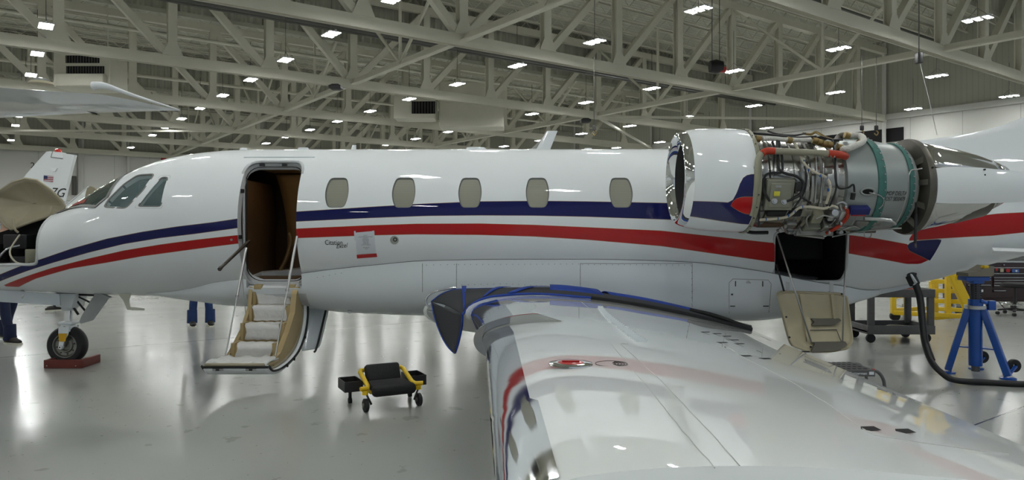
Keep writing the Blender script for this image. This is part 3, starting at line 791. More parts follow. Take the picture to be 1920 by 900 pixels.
# strake low on the tail (near side)
mb = MB(); rows = []
for i in range(9):
    x = SX(1905-100)+.0 + i*.16; o_ = .0+.20*(i/8)**.8; zz = 1.52-(471-433)*7.55/F - .005*i
    zc, wd, r = sec(x); yb = Y0-wd*.93
    rows.append([Vector((x, yb, zz+.035)), Vector((x, yb-o_-.02, zz+.01)), Vector((x, yb-o_-.03, zz)), Vector((x, yb-o_-.02, zz-.01)), Vector((x, yb, zz-.05*(i/8)-.02))])
mb.loft(rows); mb.build('ventral_strake', m_white, JET)
# ---------------------------------------------------------------- wings
def wing_st(Y):
    """LE x, TE x, LE z, TE z at span station Y (near wing)"""
    if Y <= 3.2: xl = -.035-.0415*(Y-1.25)
    else: xl = -.116-.081*(Y-3.2)
    if Y > 6.75: xl -= .30*((Y-6.75)/.75)**1.5*1.4
    return xl, .889+.2625*(Y-1.25), EYE-(.35+.0746*(Y-1)), 1.145-.108*(Y-1.25)
def tcf(Y): t = min(1, max(0, (Y-4.5)/2.2)); return .12+.017*t*t*(3-2*t)
def foil(Y, n=26, tc=None, s0=0, s1=1, off=0):
    tc = tcf(Y)
    xl, xt, zl, zt = wing_st(Y); c = xt-xl; up = []; lo = []
    for i in range(n+1):
        s = (1-math.cos(PI*i/n))/2
        yt = 5*tc*(.2969*math.sqrt(s)-.126*s-.3516*s*s+.2843*s**3-.1015*s**4)*c
        cam_ = .012*c*4*s*(1-s)
        x = xl+c*s; z = zl+(zt-zl)*s
        up.append(Vector((x, Y, z+cam_+yt))); lo.append(Vector((x, Y, z+cam_-yt)))
    return up, lo
def wing_top(x, Y, off=0):
    xl, xt, zl, zt = wing_st(Y); c = xt-xl; s = min(1, max(0, (x-xl)/c)); tc = tcf(Y)
    yt = 5*tc*(.2969*math.sqrt(s)-.126*s-.3516*s*s+.2843*s**3-.1015*s**4)*c
    return Vector((x, Y, zl+(zt-zl)*s+.012*c*4*s*(1-s)+yt+off))
def wpx(px, py, off=0):
    d = Vector(((px-960)/F, 1, -(py-HY)/F)); o = Vector((0,0,EYE)); t = .8
    while t < 8:
        p = o+d*t; xl, xt, zl, zt = wing_st(t)
        if xl < p.x < xt and p.z < wing_top(p.x, t).z: break
        t += .01
    return wing_top(p.x, t, off)
WY = [.84, .86, .9, 1.0, 1.1, 1.25]+[1.5+.25*i for i in range(24)]+[7.4, 7.55]
def wing_rings(ys, flip=False):
    R_ = []
    for Y in ys:
        up, lo = foil(Y)
        ring = up+lo[1:-1][::-1]
        if Y == .84:
            c = sum(ring, Vector())/len(ring); ring = [Vector((c.x+(p.x-c.x)*.97, p.y, c.z+(p.z-c.z)*.4)) for p in ring]
        if flip: ring = [Vector((p.x, 2*Y0-p.y, p.z)) for p in ring]
        R_.append(ring)
    return R_
m_wing = mat('white_wing_paint', (.84, .87, .86), .4, coat=1, coatr=.01, spec=.1)
mb = MB(); mb.loft(wing_rings(WY)); wing = mb.build('wing', m_wing, JET)
mb = MB(); mb.loft(wing_rings(WY, True)); mb.build('wing', m_wing, JET)
# polished leading edge skin
def le_rows(y0, y1, wfun, k, off=.002):
    rows = []
    for i in range(k+1):
        Y = y0+(y1-y0)*i/k; xl, xt, zl, zt = wing_st(Y); c = xt-xl; up, lo = foil(Y, 60); s1 = wfun(Y)
        pts = [p for p in lo if p.x < xl+s1*.8][::-1]+[p for p in up[1:] if p.x < xl+s1]
        # resample to fixed count
        L = [0]
        for a, b in zip(pts, pts[1:]): L.append(L[-1]+(b-a).length)
        out = []
        for j in range(29):
            t = L[-1]*j/28; q = max(0, min(len(pts)-2, sum(1 for l in L if l < t)-1)); f = (t-L[q])/(L[q+1]-L[q]) if L[q+1] > L[q] else 0
            p = pts[q].lerp(pts[q+1], f); out.append(p)
        out2 = []
        for j, p in enumerate(out):
            a, b = out[max(0,j-1)], out[min(28,j+1)]; t = b-a; nn = Vector((-t.z, 0, t.x)).normalized(); out2.append(p+nn*off)
        rows.append(out2)
    return rows
m_le = mat('polished_leading_edge', (.80, .82, .84), .045, 1); n = NT(m_le); n.xyz(); n.bump(n.noise(n.tc, 5, 1), .05, .01)
mb = MB(); mb.grid(le_rows(.87, 3.55, lambda Y: .085+.02*(Y-1), 60)); mb.build('leading_edge', m_le, wing, fix=False)
mb = MB(); mb.grid(le_rows(3.65, 6.7, lambda Y: .20+.03*(Y-3.6), 30)); mb.build('leading_edge', m_le, wing, fix=False)
# fence wrapped round the leading edge
rows = []; up, lo = foil(3.6, 80); xl = wing_st(3.6)[0]
pts = [p for p in lo if p.x < xl+.16][::-1]+[p for p in up[1:] if p.x < xl+.42]
vs = [[], [], [], []]
for j, p in enumerate(pts):
    a, b = pts[max(0,j-1)], pts[min(len(pts)-1,j+1)]; t = b-a; nn = Vector((-t.z, 0, t.x)).normalized()
    h = .044*min(1, (j+2)/8)*min(1, max(.05, (pts[-1].x-p.x)/.12)) if p.z > pts[0].z or True else .05
    vs[0].append(p+Vector((0,-.012,0))); vs[1].append(p+nn*h+Vector((0,-.014,0))); vs[2].append(p+nn*h+Vector((0,.014,0))); vs[3].append(p+Vector((0,.012,0)))
mb = MB(); mb.grid(vs, True); mb.build('wing_fence', mat('dull_fence_metal', (.36,.36,.35), .08, 1), wing)
# filler cap, seams, vortex tabs, hinge gaps
p = wpx(1070, 686, .004)
mb = MB(); mb.lathe([(0, .057), (.003, .056), (.005, .04), (.005, .034)], p, 'Z', 32); fc = mb.build('fuel_filler', m_chrome, wing)
mb = MB(); mb.lathe([(.004, .034), (.006, .031), (.006, 0)], p, 'Z', 24); mb.box(p+Vector((.0,0,.008)), (.045,.010,.004)); mb.build('filler_cap', m_red, fc)
p2 = p+Vector((.105, 0, -.004)); mb = MB()
for r in (.012, .020, .028, .035, .042): mb.lathe([(0, r), (.0012, r), (.0012, r-.0022), (0, r-.0022)], wing_top(p2.x, p2.y, .001), 'Z', 30, a0=-1.2 if r < .04 else 0, a1=1.2 if r < .04 else 2*PI)
mb.build('filler_marking', m_ink, wing)
mb = MB(); mb.grid([[wpx(1022+ (1112-1022)*i/20, 686-9*math.sin(PI*i/20)*k+2, .003) for i in range(21)] for k in (-1, 0, 1)]); 
mb = MB()
for line in [[(1145,645),(1215,728),(1280,810),(1352,892)],[(1163,645),(1240,715),(1320,800),(1400,890)],[(1350,641),(1391,669),(1482,715),(1560,763),(1607,798),(1637,817),(1760,836),(1918,856)],[(1165,645),(1180,645)],[(1090,566),(1130,600)]]:
    ps = []
    for a, b in zip(line, line[1:]):
        for k in range(6): ps.append(wpx(a[0]+(b[0]-a[0])*k/6, a[1]+(b[1]-a[1])*k/6, .0004))
    mb.tube(ps, .0009, 4)
mb.build('skin_seam', mat('light_seam', (.50, .50, .49), .5), wing)
mb = MB()
for i in range(26):
    t = i/25; p = wpx(1126+(1203-1126)*t**1.25, 577+(643-577)*t, .0); mb = MB(); mb.bar(p+Vector((-.02,0,.008)), p+Vector((.02,.012,.006)), .002, .010); mb.build('vortex_tab', m_white2, wing)
mb = MB()
for q in [(1318,623),(1340,626),(1358,631),(1372,638),(1394,668),(1430,673),(1350,643),(1382,645),(1625,806),(1690,810)]:
    p = wpx(*q, .0008); s = p.y/7
    mb.add([p+Vector((-.05*s-.01,-.02,0)), p+Vector((.05*s+.012,-.008,.0)), p+Vector((.045*s+.01,.012,.001)), p+Vector((-.03*s,.01,.001))], [(0,1,2,3)])
mb.build('hinge_gap', m_void, wing)
# near-root glove piece of polished edge
mb = MB(); mb.grid(le_rows(7.28, 7.5, lambda Y: .26, 6, .006)); mb.build('root_leading_edge', m_chrome, wing, fix=False)

mb = MB(); GP = [at(a,b,7.36-.0*i) for i,(a,b) in enumerate([(806,578),(800,570),(799,561),(806,552),(820,545.5),(838,541.5),(855,539.5)])]
mb.tube(GP, [.012,.03,.036,.036,.034,.03,.012], 12, res=5); mb.build('root_edge_lip', m_chrome, wing)
# ================================================================ ENGINE (near side)
EY = 6.85
def ec(x): return Vector((x, EY, 2.015-.04*(x-1.6)/1.0*(.9)))     # axis drops slightly aft
def ering(x, r, n=64, y=0): c = ec(x); return [Vector((x, c.y+r*math.cos(2*PI*k/n), c.z+r*math.sin(2*PI*k/n))) for k in range(n)]
def ebody(prof, n=64): mb = MB(); mb.grid([ering(x, r, n) for x, r in prof], True, True); return mb
def epx(px, py, r):
    """pixel -> point on the engine cylinder of radius r"""
    d = Vector(((px-960)/F, 1, -(py-HY)/F)); o = Vector((0,0,EYE)); t = 6.2; best = None
    while t < 7.2:
        p = o+d*t; q = math.hypot(p.y-EY, p.z-ec(p.x).z)-r
        if best is None or q < best[0]: best = (q, p)
        if q < 0: break
        t += .004
    return best[1]
def hose(name, pts, r, m, R_=.45, parent=None, res=4, n=8):
    mb = MB(); mb.tube([epx(*p, R_) if len(p) == 2 else epx(p[0], p[1], p[2]) for p in pts], r, n, res=res); return mb.build(name, m, parent or ENG)
m_core = mat('engine_case_metal', (.26, .26, .24), .32, .85, noise=.25, nscale=7, bump=.15, bscale=18)
m_core2 = mat('brushed_engine_metal', (.40, .395, .37), .25, 1, noise=.3, nscale=4)
m_duct = mat('grey_bypass_duct', (.30, .33, .32), .33, .3, noise=.08, nscale=5)
m_green = mat('green_flange', (.045, .15, .13), .5, noise=.3, nscale=20)
m_olive = mat('olive_pipe', (.27, .26, .19), .4, noise=.1, nscale=8)
m_brass = mat('brass_fitting', (.28, .20, .08), .35, .8)
m_wrap = mat('white_woven_wrap', (.60, .59, .54), .8, bump=1, bscale=90)
m_orange = mat('orange_sleeve', (.42, .035, .012), .45)
m_tanhose = mat('cream_harness', (.50, .46, .36), .6, noise=.15, nscale=30)
m_box = mat('grey_green_unit', (.24, .24, .19), .45, .3, noise=.08, nscale=6)
ENG = ebody([(2.10,.05),(2.12,.44),(2.16,.455),(2.2,.44),(2.23,.415),(2.30,.415),(2.31,.43),(2.33,.43),(2.34,.415),(2.52,.415),(2.525,.425),(2.54,.425),(2.545,.415),(2.66,.415),(2.67,.44),(2.70,.44),(2.71,.40),(2.74,.36),(2.86,.35),(2.9,.36),(2.96,.36),(3.0,.38)], 72).build('engine', m_core2, JET)
ebody([(2.12,.05),(2.12,.40),(2.98,.33),(2.98,.05)]).build('inner_case', m_core, ENG)
# bypass duct, flanges, nozzle ring
ebody([(2.99,.10),(2.995,.40),(3.0,.425),(3.02,.43),(3.28,.435),(3.3,.44),(3.32,.44),(3.34,.43),(3.58,.395),(3.66,.37),(3.70,.30)]).build('bypass_duct', m_duct, ENG)
for x, r, w_ in ((3.30,.452,.035),(3.59,.408,.022)):
    ebody([(x-w_,r-.02),(x-w_,r),(x+w_*.1,r+.004),(x+w_*.1,r-.006),(x+w_,r-.006),(x+w_,r-.03)]).build('duct_flange', m_green, ENG)
    for k in range(20):
        a = 2*PI*k/40+PI*.5; c = ec(x+w_*.5); mb = MB(); p = Vector((x+w_*.5, c.y+(r)*math.cos(a), c.z+(r)*math.sin(a))); d = Vector((0, math.cos(a), math.sin(a))); mb.tube([p-d*.004, p+d*.006], .006, 6); mb.build('flange_bolt', m_rod, ENG)
ebody([(3.60,.33),(3.70,.31),(3.75,.30),(3.80,.32)]).build('exhaust_collar', m_olive, ENG)
m_ringm = mat('nozzle_ring_metal', (.13, .12, .10), .4, .7, noise=.3, nscale=6)
ebody([(3.70,.30),(3.715,.40),(3.72,.448),(3.745,.455),(3.775,.452),(3.78,.43),(3.80,.40)]).build('nozzle_ring', m_ringm, ENG)
for k, a in enumerate((2.55, 3.1, 3.65, 4.2, 4.75)):
    c = ec(3.66); d = Vector((0, math.cos(a), math.sin(a))); mb = MB(); mb.bar(c+d*.33, Vector((3.73, 0, 0))+Vector((0, c.y, c.z))+d*.43, .006, .05); mb.build('support_rib', m_ringm, ENG)
# reverser buckets, side fairing
def arcpanel(prof, a0, a1, k=18, dz=0):
    mb = MB(); mb.grid([[ec(x)+Vector((0, r*math.cos(a0+(a1-a0)*j/k), r*math.sin(a0+(a1-a0)*j/k)+dz*(x-3.78))) for j in range(k+1)] for x, r in prof]); return mb
RP = [(3.79,.425),(3.9,.415),(4.05,.395),(4.2,.37),(4.35,.335),(4.45,.305),(4.50,.29)]
m_buck = mat('polished_bucket', (.66, .66, .65), .12, 1, noise=.15, nscale=5)
arcpanel(RP, math.radians(8), math.radians(158)).build('reverser_bucket', m_buck, ENG, fix=False, solid=.012, off=-1)
arcpanel(RP, math.radians(200), math.radians(352), dz=.12).build('reverser_bucket', m_buck, ENG, fix=False, solid=.012, off=-1)
arcpanel([(4.505,.289),(4.56,.268),(4.62,.245)], math.radians(8), math.radians(158)).build('bucket_tip', m_chrome2, ENG, fix=False, solid=.01, off=-1)
arcpanel([(4.505,.289),(4.56,.268),(4.60,.25)], math.radians(200), math.radians(352), dz=.12).build('bucket_tip', m_chrome2, ENG, fix=False, solid=.01, off=-1)
ebody([(3.79,.38),(4.2,.33),(4.45,.26),(4.45,.02)]).build('nozzle_liner', m_ringm, ENG)
# white side fairing: long tapering shell beside the buckets
FA = []
SF = [(3.79,.435,.150,-.16),(3.95,.435,.165,-.165),(4.2,.425,.155,-.165),(4.5,.40,.13,-.155),(4.8,.365,.095,-.135),(5.1,.32,.05,-.105),(5.35,.27,.01,-.07),(5.5,.23,-.02,-.045)]
mb = MB(); rows = []
for x, r, zt_, zb_ in SF:
    c = ec(3.79); row = []
    for k in range(13):
        z = zb_+(zt_-zb_)*k/12; yy = r*math.cos(math.asin(max(-1, min(1, z/ r*.9)))); row.append(Vector((x, c.y-yy-.008*math.sin(PI*k/12), c.z-.005+z)))
    for k in (10, 6, 2): z = zb_+(zt_-zb_)*k/12; row.append(Vector((x, c.y-r*.7, c.z-.005+z)))
    rows.append(row)
mb.loft(rows); sf = mb.build('side_fairing', m_white, ENG)
for px_ in (1748.5, 1845.5):
    for py_ in (314, 327, 341, 354) if px_ < 1800 else (318, 328, 338, 348, 359):
        q = at(px_, py_, 6.417 if px_ < 1800 else 6.44); q0 = MB(); q0.lathe([(-.012,0),(-.012,.008),(.01,.008)], q, 'Y', 8); FA.append(q0)
mb = MB(); mb.grid([[Vector((x+(0.1*k), EY-.1+.3*k, 1.98)) for k in (0,1)] for x in (3.9, 4.5)])
# cowl with intake lip
m_cowl = mat('white_cowl_with_stripes', WHITE, .4, coat=.8, coatr=.02, spec=.08)
def xe(pts, r=.485): return [(lambda p: (p.x, p.z))(epx(*p, r)) for p in pts]
cb_hi = xe([(1285,377),(1300,377),(1340,378.5),(1365,380),(1374,375),(1381,362),(1387,345),(1393,334),(1400,329),(1409,327),(1420,327)])
cb_lo = xe([(1280,401),(1290,404),(1320,409),(1350,414),(1389,419.5),(1412,421)])
cr_hi = xe([(1370,385),(1374,378),(1380,373),(1388,370.5),(1396,369.5),(1404,369.5),(1412,369.5)])
cr_lo = xe([(1370,385.5),(1376,390),(1384,395),(1390,398),(1398,401),(1412,402)])
stripes(m_cowl, [(cb_hi, cb_lo, BLUE), (cr_hi, cr_lo, RED)], .003)
COWL = ebody([(1.625,.452),(1.66,.462),(1.75,.475),(1.88,.484),(2.02,.488),(2.12,.487),(2.175,.484),(2.178,.47),(2.10,.46)], 96).build('engine_cowl', m_cowl, ENG)
# offset: cowl material works in jet coordinates, object origin equals the jet's
ebody([(1.63,.358),(1.60,.365),(1.562,.380),(1.548,.398),(1.55,.414),(1.565,.430),(1.595,.444),(1.625,.452)], 96).build('intake_lip', m_chrome, ENG)
ebody([(1.63,.358),(1.80,.345),(1.95,.36),(2.05,.37)], 64).build('intake_duct', mat('grey_intake_liner', (.035,.035,.035), .6), ENG)
mb = ebody([(2.03,.36),(2.03,.12)], 48); mb.lathe([(-.14,.0),(-.12,.03),(-.06,.075),(0,.12)], ec(2.03), 'X', 24); mb.build('fan_spinner', m_core, ENG)
for k in range(20):
    a = 2*PI*k/20; c = ec(2.0); d = Vector((0, math.cos(a), math.sin(a))); e = Vector((0, -math.sin(a), math.cos(a))); mb = MB()
    mb.grid([[c+d*(.11+.24*i/4)+e*(.035*j)+Vector((.035*j*(1-.0*i), 0, 0)) for j in (-1, 0, 1)] for i in range(5)]); mb.build('fan_blade', m_rod, ENG, fix=False, solid=.004)
ebody([(2.175,.49),(2.18,.497),(2.205,.497),(2.21,.49),(2.21,.44)], 96).build('cowl_rim', m_olive, ENG)
for k in range(12):
    a = math.radians(100+14*k); c = ec(2.185); d = Vector((0, math.cos(a), math.sin(a))); mb = MB(); mb.tube([c+d*.495, c+d*.501], .007, 6); mb.build('rim_fastener', m_black, ENG)
# pylon
mb = MB(); mb.loft([[Vector((2.2+1.9*s, y, 1.97+t*.09*math.sin(PI*min(1,max(0,s)))**.6)) for s, t in [(0,0),(.15,1),(.4,1),(.7,1),(1,0),(.7,-1),(.4,-1),(.15,-1)]] for y in (7.1, 7.75)]); mb.build('engine_pylon', m_white, JET)
# electronic control box
def facing(px0, py0, px1, py1, r, d, name, m, bev=.01, rotx=0):
    a, b = epx((px0+px1)/2, (py0+py1)/2, r), None; s = a.y/F; ang = math.atan2(a.z-ec(a.x).z, -(a.y-EY))
    R = Matrix.Rotation(-ang, 3, 'X'); mb = MB(); mb.box(a, (abs(px1-px0)*s, d, abs(py1-py0)*s), R, bev); return mb.build(name, m, ENG), a, s, R
bx, a, s, R = facing(1434, 334, 1486, 394, .435, .07, 'control_unit', m_box, .012)
mb = MB(); mb.box(a+R @ Vector((0,-.042,0)), (.19,.02,.23), R, .02); mb.build('unit_cover', m_box, ENG)
facing(1451, 359, 1462, 368, .495, .008, 'yellow_label', mat('yellow_label_paper', (.55,.50,.05), .6), .001)
facing(1454, 347.5, 1465, 352, .495, .006, 'nameplate', m_rod, .001)
for q in [(1441,338),(1480,339),(1441,382),(1478,384)]:
    mb = MB(); p = epx(*q, .47); mb.lathe([(-.01,0),(-.01,.014),(0,.016),(.02,.016)], p, 'Y', 12); mb.build('mount_pad', m_olive, ENG)
# plates on the core
for q in [(1508,357,1523,378),(1509,271,1524,280),(1545,315,1560,326)]: facing(*q, .405, .03, 'access_plate', m_core, .006)
for x0_, y0_, x1_, y1_, r, nm, m in [(1488,341,1500,358,.44,'relay_box',m_black),(1572,388,1589,410,.42,'oil_filter',m_alu),(1552,386,1572,412,.40,'gearbox_housing',m_alu),(1500,386,1520,402,.40,'fuel_pump',m_box),(1520,392,1540,416,.41,'hydraulic_pump',m_olive),
     (1505,412,1535,432,.41,'starter_housing',m_box),(1540,412,1560,430,.42,'oil_cooler',m_core),(1470,405,1490,428,.40,'fuel_control',m_core),(1560,414,1590,428,.41,'valve_body',m_core),(1420,402,1468,428,.38,'accessory_case',m_brown),(1490,425,1560,440,.40,'sump_case',m_core),(1600,405,1650,420,.40,'actuator',m_core),(1595,420,1640,434,.38,'bracket_frame',m_ringm),(1436,388,1500,402,.41,'bleed_manifold',m_dark)]:
    facing(x0_, y0_, x1_, y1_, r, .10, nm, m, .012)
facing(1593, 387, 1629, 401, .47, .07, 'ignition_unit', mat('dark_blue_unit', (.01,.015,.12), .35), .008)
facing(1596, 399, 1623, 405, .50, .012, 'red_label', m_red, .001)
mb = MB(); p = epx(1562, 399, .46); mb.lathe([(-.05,0),(-.045,.03),(0,.034),(.08,.034)], p, 'Y', 16); mb.build('cap_cylinder', m_alu, ENG)
for q in [(1478,421),(1528,432),(1590,430),(1545,440),(1500,438),(1575,436),(1610,430),(1462,432)]:
    mb = MB(); p = epx(*q, .42); mb.lathe([(-.03,0),(-.03,.02),(-.01,.024),(0,.016),(.05,.016)], p, 'Y', 10); mb.build('pipe_union', random.choice([m_rod, m_brass, m_alu]), ENG)
# round access opening in the duct
mb = MB(); p = epx(1627, 359.5, .437); t = MB(); 
mb.grid([[Vector((p.x+rx*math.cos(2*PI*k/28), EY-math.sqrt(r_**2-(p.z+rz*math.sin(2*PI*k/28)-ec(p.x).z)**2), p.z+rz*math.sin(2*PI*k/28))) for k in range(28)] for rx, rz, r_ in ((.072,.038,.436),(.068,.036,.444),(.052,.024,.444),(.050,.022,.438))], True, True); po = mb.build('port_rim', m_duct, ENG, fix=False)
mb = MB(); mb.grid([[Vector((p.x+.052*q*math.cos(2*PI*k/28), EY-math.sqrt(.4375**2-(p.z+.024*q*math.sin(2*PI*k/28)-ec(p.x).z)**2), p.z+.024*q*math.sin(2*PI*k/28))) for k in range(28)] for q in (1, .01)], True, True); mb.build('port_opening', m_void, ENG, fix=False)
def snape(p, h): return Vector((p.x, EY-math.sqrt(max(0, (.4375 - .035*max(0,(p.x-3.34)/.24))**2-(p.z-ec(p.x).z)**2))-.002-max(0,h), p.z))
c = epx(1680, 363, .42); put_text('duct_lettering', 'MDP DELTA', .052, c, (1,0,0), (0,0,1), m_ink, ENG, fs=(.72,1), shear=.15, snap=snape)
c = epx(1676, 373.5, .42); put_text('duct_lettering', 'POST S830479', .052, c, (1,0,0), (0,0,1), m_ink, ENG, fs=(.64,1), shear=.15, snap=snape)
# pipes and hoses
hose('bleed_air_pipe', [(1409,402,.47),(1415,370,.47),(1420,335,.49),(1421,310,.50),(1424,294,.51),(1432,285,.515),(1445,283,.52),(1480,284.5,.52),(1540,287,.52),(1560,288,.52)], .030, m_olive, n=12)
hose('pipe_sleeve', [(1428,289,.515),(1433,285,.515),(1440,283,.52),(1452,283.3,.52)], .032, m_orange, n=12)
hose('pipe_sleeve', [(1552,287.5,.52),(1566,289,.52),(1578,291,.50),(1585,293,.46)], .034, m_orange, n=12)
hose('pipe_clamp', [(1414,314,.50),(1427,314,.50)], .012, m_rod)
for k in (1557, 1564): hose('pipe_clamp', [(k, 281.5, .53),(k+.8, 295, .53)], .006, m_rod)
hose('insulated_pipe', [(1430,260.5),(1450,260),(1470,262),(1480,262),(1500,263),(1520,262)], .022, m_wrap, .49, n=10)
hose('insulated_pipe', [(1576,279,.48),(1588,279,.50),(1602,274,.50),(1615,268,.49),(1619,261,.47),(1613,255,.45),(1600,254,.44),(1588,254,.44)], .030, m_wrap, n=10)
hose('elbow_pipe', [(1588,254,.44),(1578,254,.44),(1571,259,.43),(1568,267,.42)], .028, m_ringm, n=10)
for q in [(1421,260),(1480,263),(1528,264),(1537,267),(1546,270),(1555,271),(1574,276),(1588,254),(1612,268)]:
    mb = MB(); p = epx(*q, .485); mb.tube([p-Vector((.022,0,-.004)), p+Vector((.022,0,-.006))], .031, 12); mb.build('hose_coupling', m_brass, ENG)
hose('brass_valve', [(1520,258),(1540,268),(1560,274)], .026, m_brass, .46)
hose('pressure_line', [(1505,250),(1520,252),(1530,248),(1545,256),(1560,262)], .012, m_brass, .46)
for pts, r in [([(1412,250),(1440,252),(1470,256),(1500,258),(1530,256)], .011), ([(1440,246),(1460,252),(1490,254),(1510,250)], .009), ([(1540,256),(1560,262),(1580,262)], .008),
    ([(1457,262),(1459,300),(1461,318),(1475,326),(1492,330),(1505,340),(1506,352),(1498,366),(1484,374),(1468,379)], .013), ([(1460,262),(1466,292),(1466,322),(1450,324),(1436,328),(1431,345),(1434,362),(1443,377)], .011),
    ([(1424,330),(1424,380),(1423,425)], .010), ([(1448,266),(1454,282)], .012), ([(1560,262),(1566,290),(1566,330),(1572,352),(1590,352),(1600,346),(1602,360)], .009), ([(1508,312),(1512,330),(1508,360),(1490,388)], .009),
    ([(1395,432,.42),(1410,436,.42),(1440,436,.40)], .017), ([(1566,330),(1568,350),(1562,372),(1553,392)], .008), ([(1500,368),(1510,374),(1520,380)], .010), ([(1600,362),(1598,374)], .022)]: hose('black_harness', pts, r, m_cable, .485)
for pts in ([(1424,412),(1445,411),(1470,408),(1484,402),(1498,390),(1520,388),(1545,391),(1560,386),(1570,390)], [(1500,292),(1512,312),(1530,324),(1548,332),(1556,345),(1555,362),(1549,382)], [(1490,268),(1498,284),(1508,300)]): hose('cable_harness', pts, .0125, m_tanhose, .48)
m_bluetie = mat('blue_tie', (.02,.10,.35), .5)
for q in [(1506,302),(1516,318),(1538,329),(1550,334),(1556,347),(1553,356),(1436,411),(1458,410),(1478,404),(1490,396),(1504,388)]:
    mb = MB(); p = epx(*q, .48); mb.tube([p-Vector((.004,0,0)), p+Vector((.004,0,0))], .0155, 8); mb.build('cable_tie', m_bluetie, ENG)
hose('orange_hose', [(1583,388),(1589,395),(1590,404),(1584,414),(1573,424),(1560,432),(1550,437)], .016, m_orange, .48)
for q in [(1585,387),(1576,418),(1555,434)]:
    mb = MB(); p = epx(*q, .48); mb.tube([p-Vector((.009,0,.004)), p+Vector((.009,0,-.004))], .020, 10); mb.build('hose_clamp', m_alu, ENG)
for pts, r in [([(1571,392),(1571,382),(1580,379),(1587,384)], .009), ([(1540,434),(1555,424),(1568,410)], .007), ([(1600,392),(1610,400),(1598,420)], .006), ([(1473,424),(1474,434),(1484,437),(1492,432)], .016), ([(1500,428),(1504,440),(1520,444),(1530,436)], .006),
    ([(1490,440),(1520,443),(1545,446)], .012), ([(1560,444),(1600,436),(1650,430),(1690,428)], .007), ([(1620,410),(1650,411),(1672,414),(1678,420)], .018), ([(1620,436),(1622,444),(1632,444),(1634,437)], .006),
    ([(1717,318),(1708,320),(1703,335),(1701,360),(1695,385),(1686,408),(1678,420)], .005), ([(1729,316),(1717,318)], .006), ([(1630,361),(1648,366),(1657,374),(1655,384),(1648,392)], .005), ([(1468,415),(1472,405),(1478,395)], .006), ([(1530,410),(1545,404),(1560,408)], .008),
    ([(1515,425),(1512,412),(1518,402)], .008), ([(1582,430),(1600,424),(1612,428)], .008), ([(1545,378),(1548,388),(1560,392)], .010), ([(1530,290),(1531,330),(1528,380)], .007), ([(1541,290),(1544,320),(1538,380)], .007), ([(1517,285),(1516,330),(1517,350)], .007)]: hose('metal_tube', pts, r, random.choice([m_rod, m_alu, m_core2]), .46)
for k, (x, r) in enumerate([(2.60,.422),(2.80,.37),(2.93,.385)]): ebody([(x-.012,r-.02),(x-.010,r),(x+.010,r),(x+.012,r-.02)]).build('case_band', m_rod, ENG)
hose('support_strut', [(1717.5,380,.46),(1717.5,402,.46)], .010, m_black, n=8)
mb = MB(); a_ = epx(1717.5, 402, .46); mb.tube([a_, at(1716, 455, a_.y)], .012, 10); mb.tube([at(1716,455,a_.y), at(1717,463,a_.y+.3)], .010, 8); mb.build('hold_open_rod', m_black, ENG)

for q0 in FA: q0.build('fairing_fastener', m_black, ENG)

for q in [(1452,377),(1470,378)]:
    mb = MB(); p = epx(*q, .49); mb.lathe([(-.02,0),(-.02,.016),(-.005,.018),(-.005,.026),(.01,.028)], p, 'Y', 12); mb.build('connector', m_alu, ENG)
# ================================================================ DOORS AND GEAR OF THE JET
m_inner = mat('beige_door_lining', (.34, .30, .21), .5, noise=.08, nscale=5)
# airstair door
PR = [(7.62,.93),(7.72,.80),(7.76,.66),(7.73,.52),(7.62,.38),(7.42,.27),(7.15,.215),(6.85,.20),(6.62,.225),(6.52,.285)]
PR = [(p.x, p.y) for p in spline([Vector((a, b)) for a, b in PR], 4)]
mb = MB(); mb.grid([[Vector((x, y, z)) for x in (-2.79,-2.76,-2.6,-2.4,-2.24,-2.21)] for y, z in PR]); AIR = mb.build('airstair_door', m_white, JET, fix=False, solid=.045, off=0)
mb = MB()
for x in (-2.195, -2.805): mb.tube([Vector((x, y-.01, z+.012)) for y, z in PR[3:]], .011, 6)
mb.tube([Vector((-2.8+.6*i/6, PR[-1][0]-.02, PR[-1][1]+.005)) for i in range(7)], .012, 6)
mb.build('rubber_seal', m_dark, AIR)
mb = MB(); mb.grid([[Vector((x, y-.035, z+.035)) for x in (-2.77,-2.5,-2.235)] for y, z in PR[6:]]); mb.build('door_lining', m_inner, AIR, fix=False, solid=.02)
mb = MB()
lin = [(y-.03, z+.03) for y, z in PR[2:]]
STP = [(7.62,.90,.735),(7.50,.735,.575),(7.27,.575,.41),(7.03,.41,.27)]
for i, (y, zt, zb) in enumerate(STP):
    a = MB(); a.box((-2.51, y+.10, (zt+zb)/2-.01), (.40, .20, zt-zb), bev=.012); st = a.build('stair_step', m_beige2, AIR)
    g = MB(); rows = []
    for k in range(9):
        t = k/8
        if t < .45: yy, zz = y+.16-.16*t/.45, zt+.006+.004*math.sin(k*2.1)
        else: yy, zz = y-.006-.012*math.sin(k*1.7+i)**2, zt-(zt-zb)*(t-.45)/.55*.92
        rows.append([Vector((-2.69+.34*j/10+.012*math.sin(k+i), yy-.004*math.sin(j*1.9+k), zz+.004*math.cos(j*2.3))) for j in range(11)])
    g.grid(rows); g.build('plastic_sheet', m_plastic, st, fix=False)
    for x0_, x1_ in ((-2.735, -2.705), (-2.335, -2.30)):
        a = MB(); a.prism([(y-.02, zb-.02), (y-.02, zt+.015), (y+.17, zt+.015), (y+.22, zb-.02)], x0_, x1_, 'YZ'); a.build('step_cheek', m_beige2, AIR)
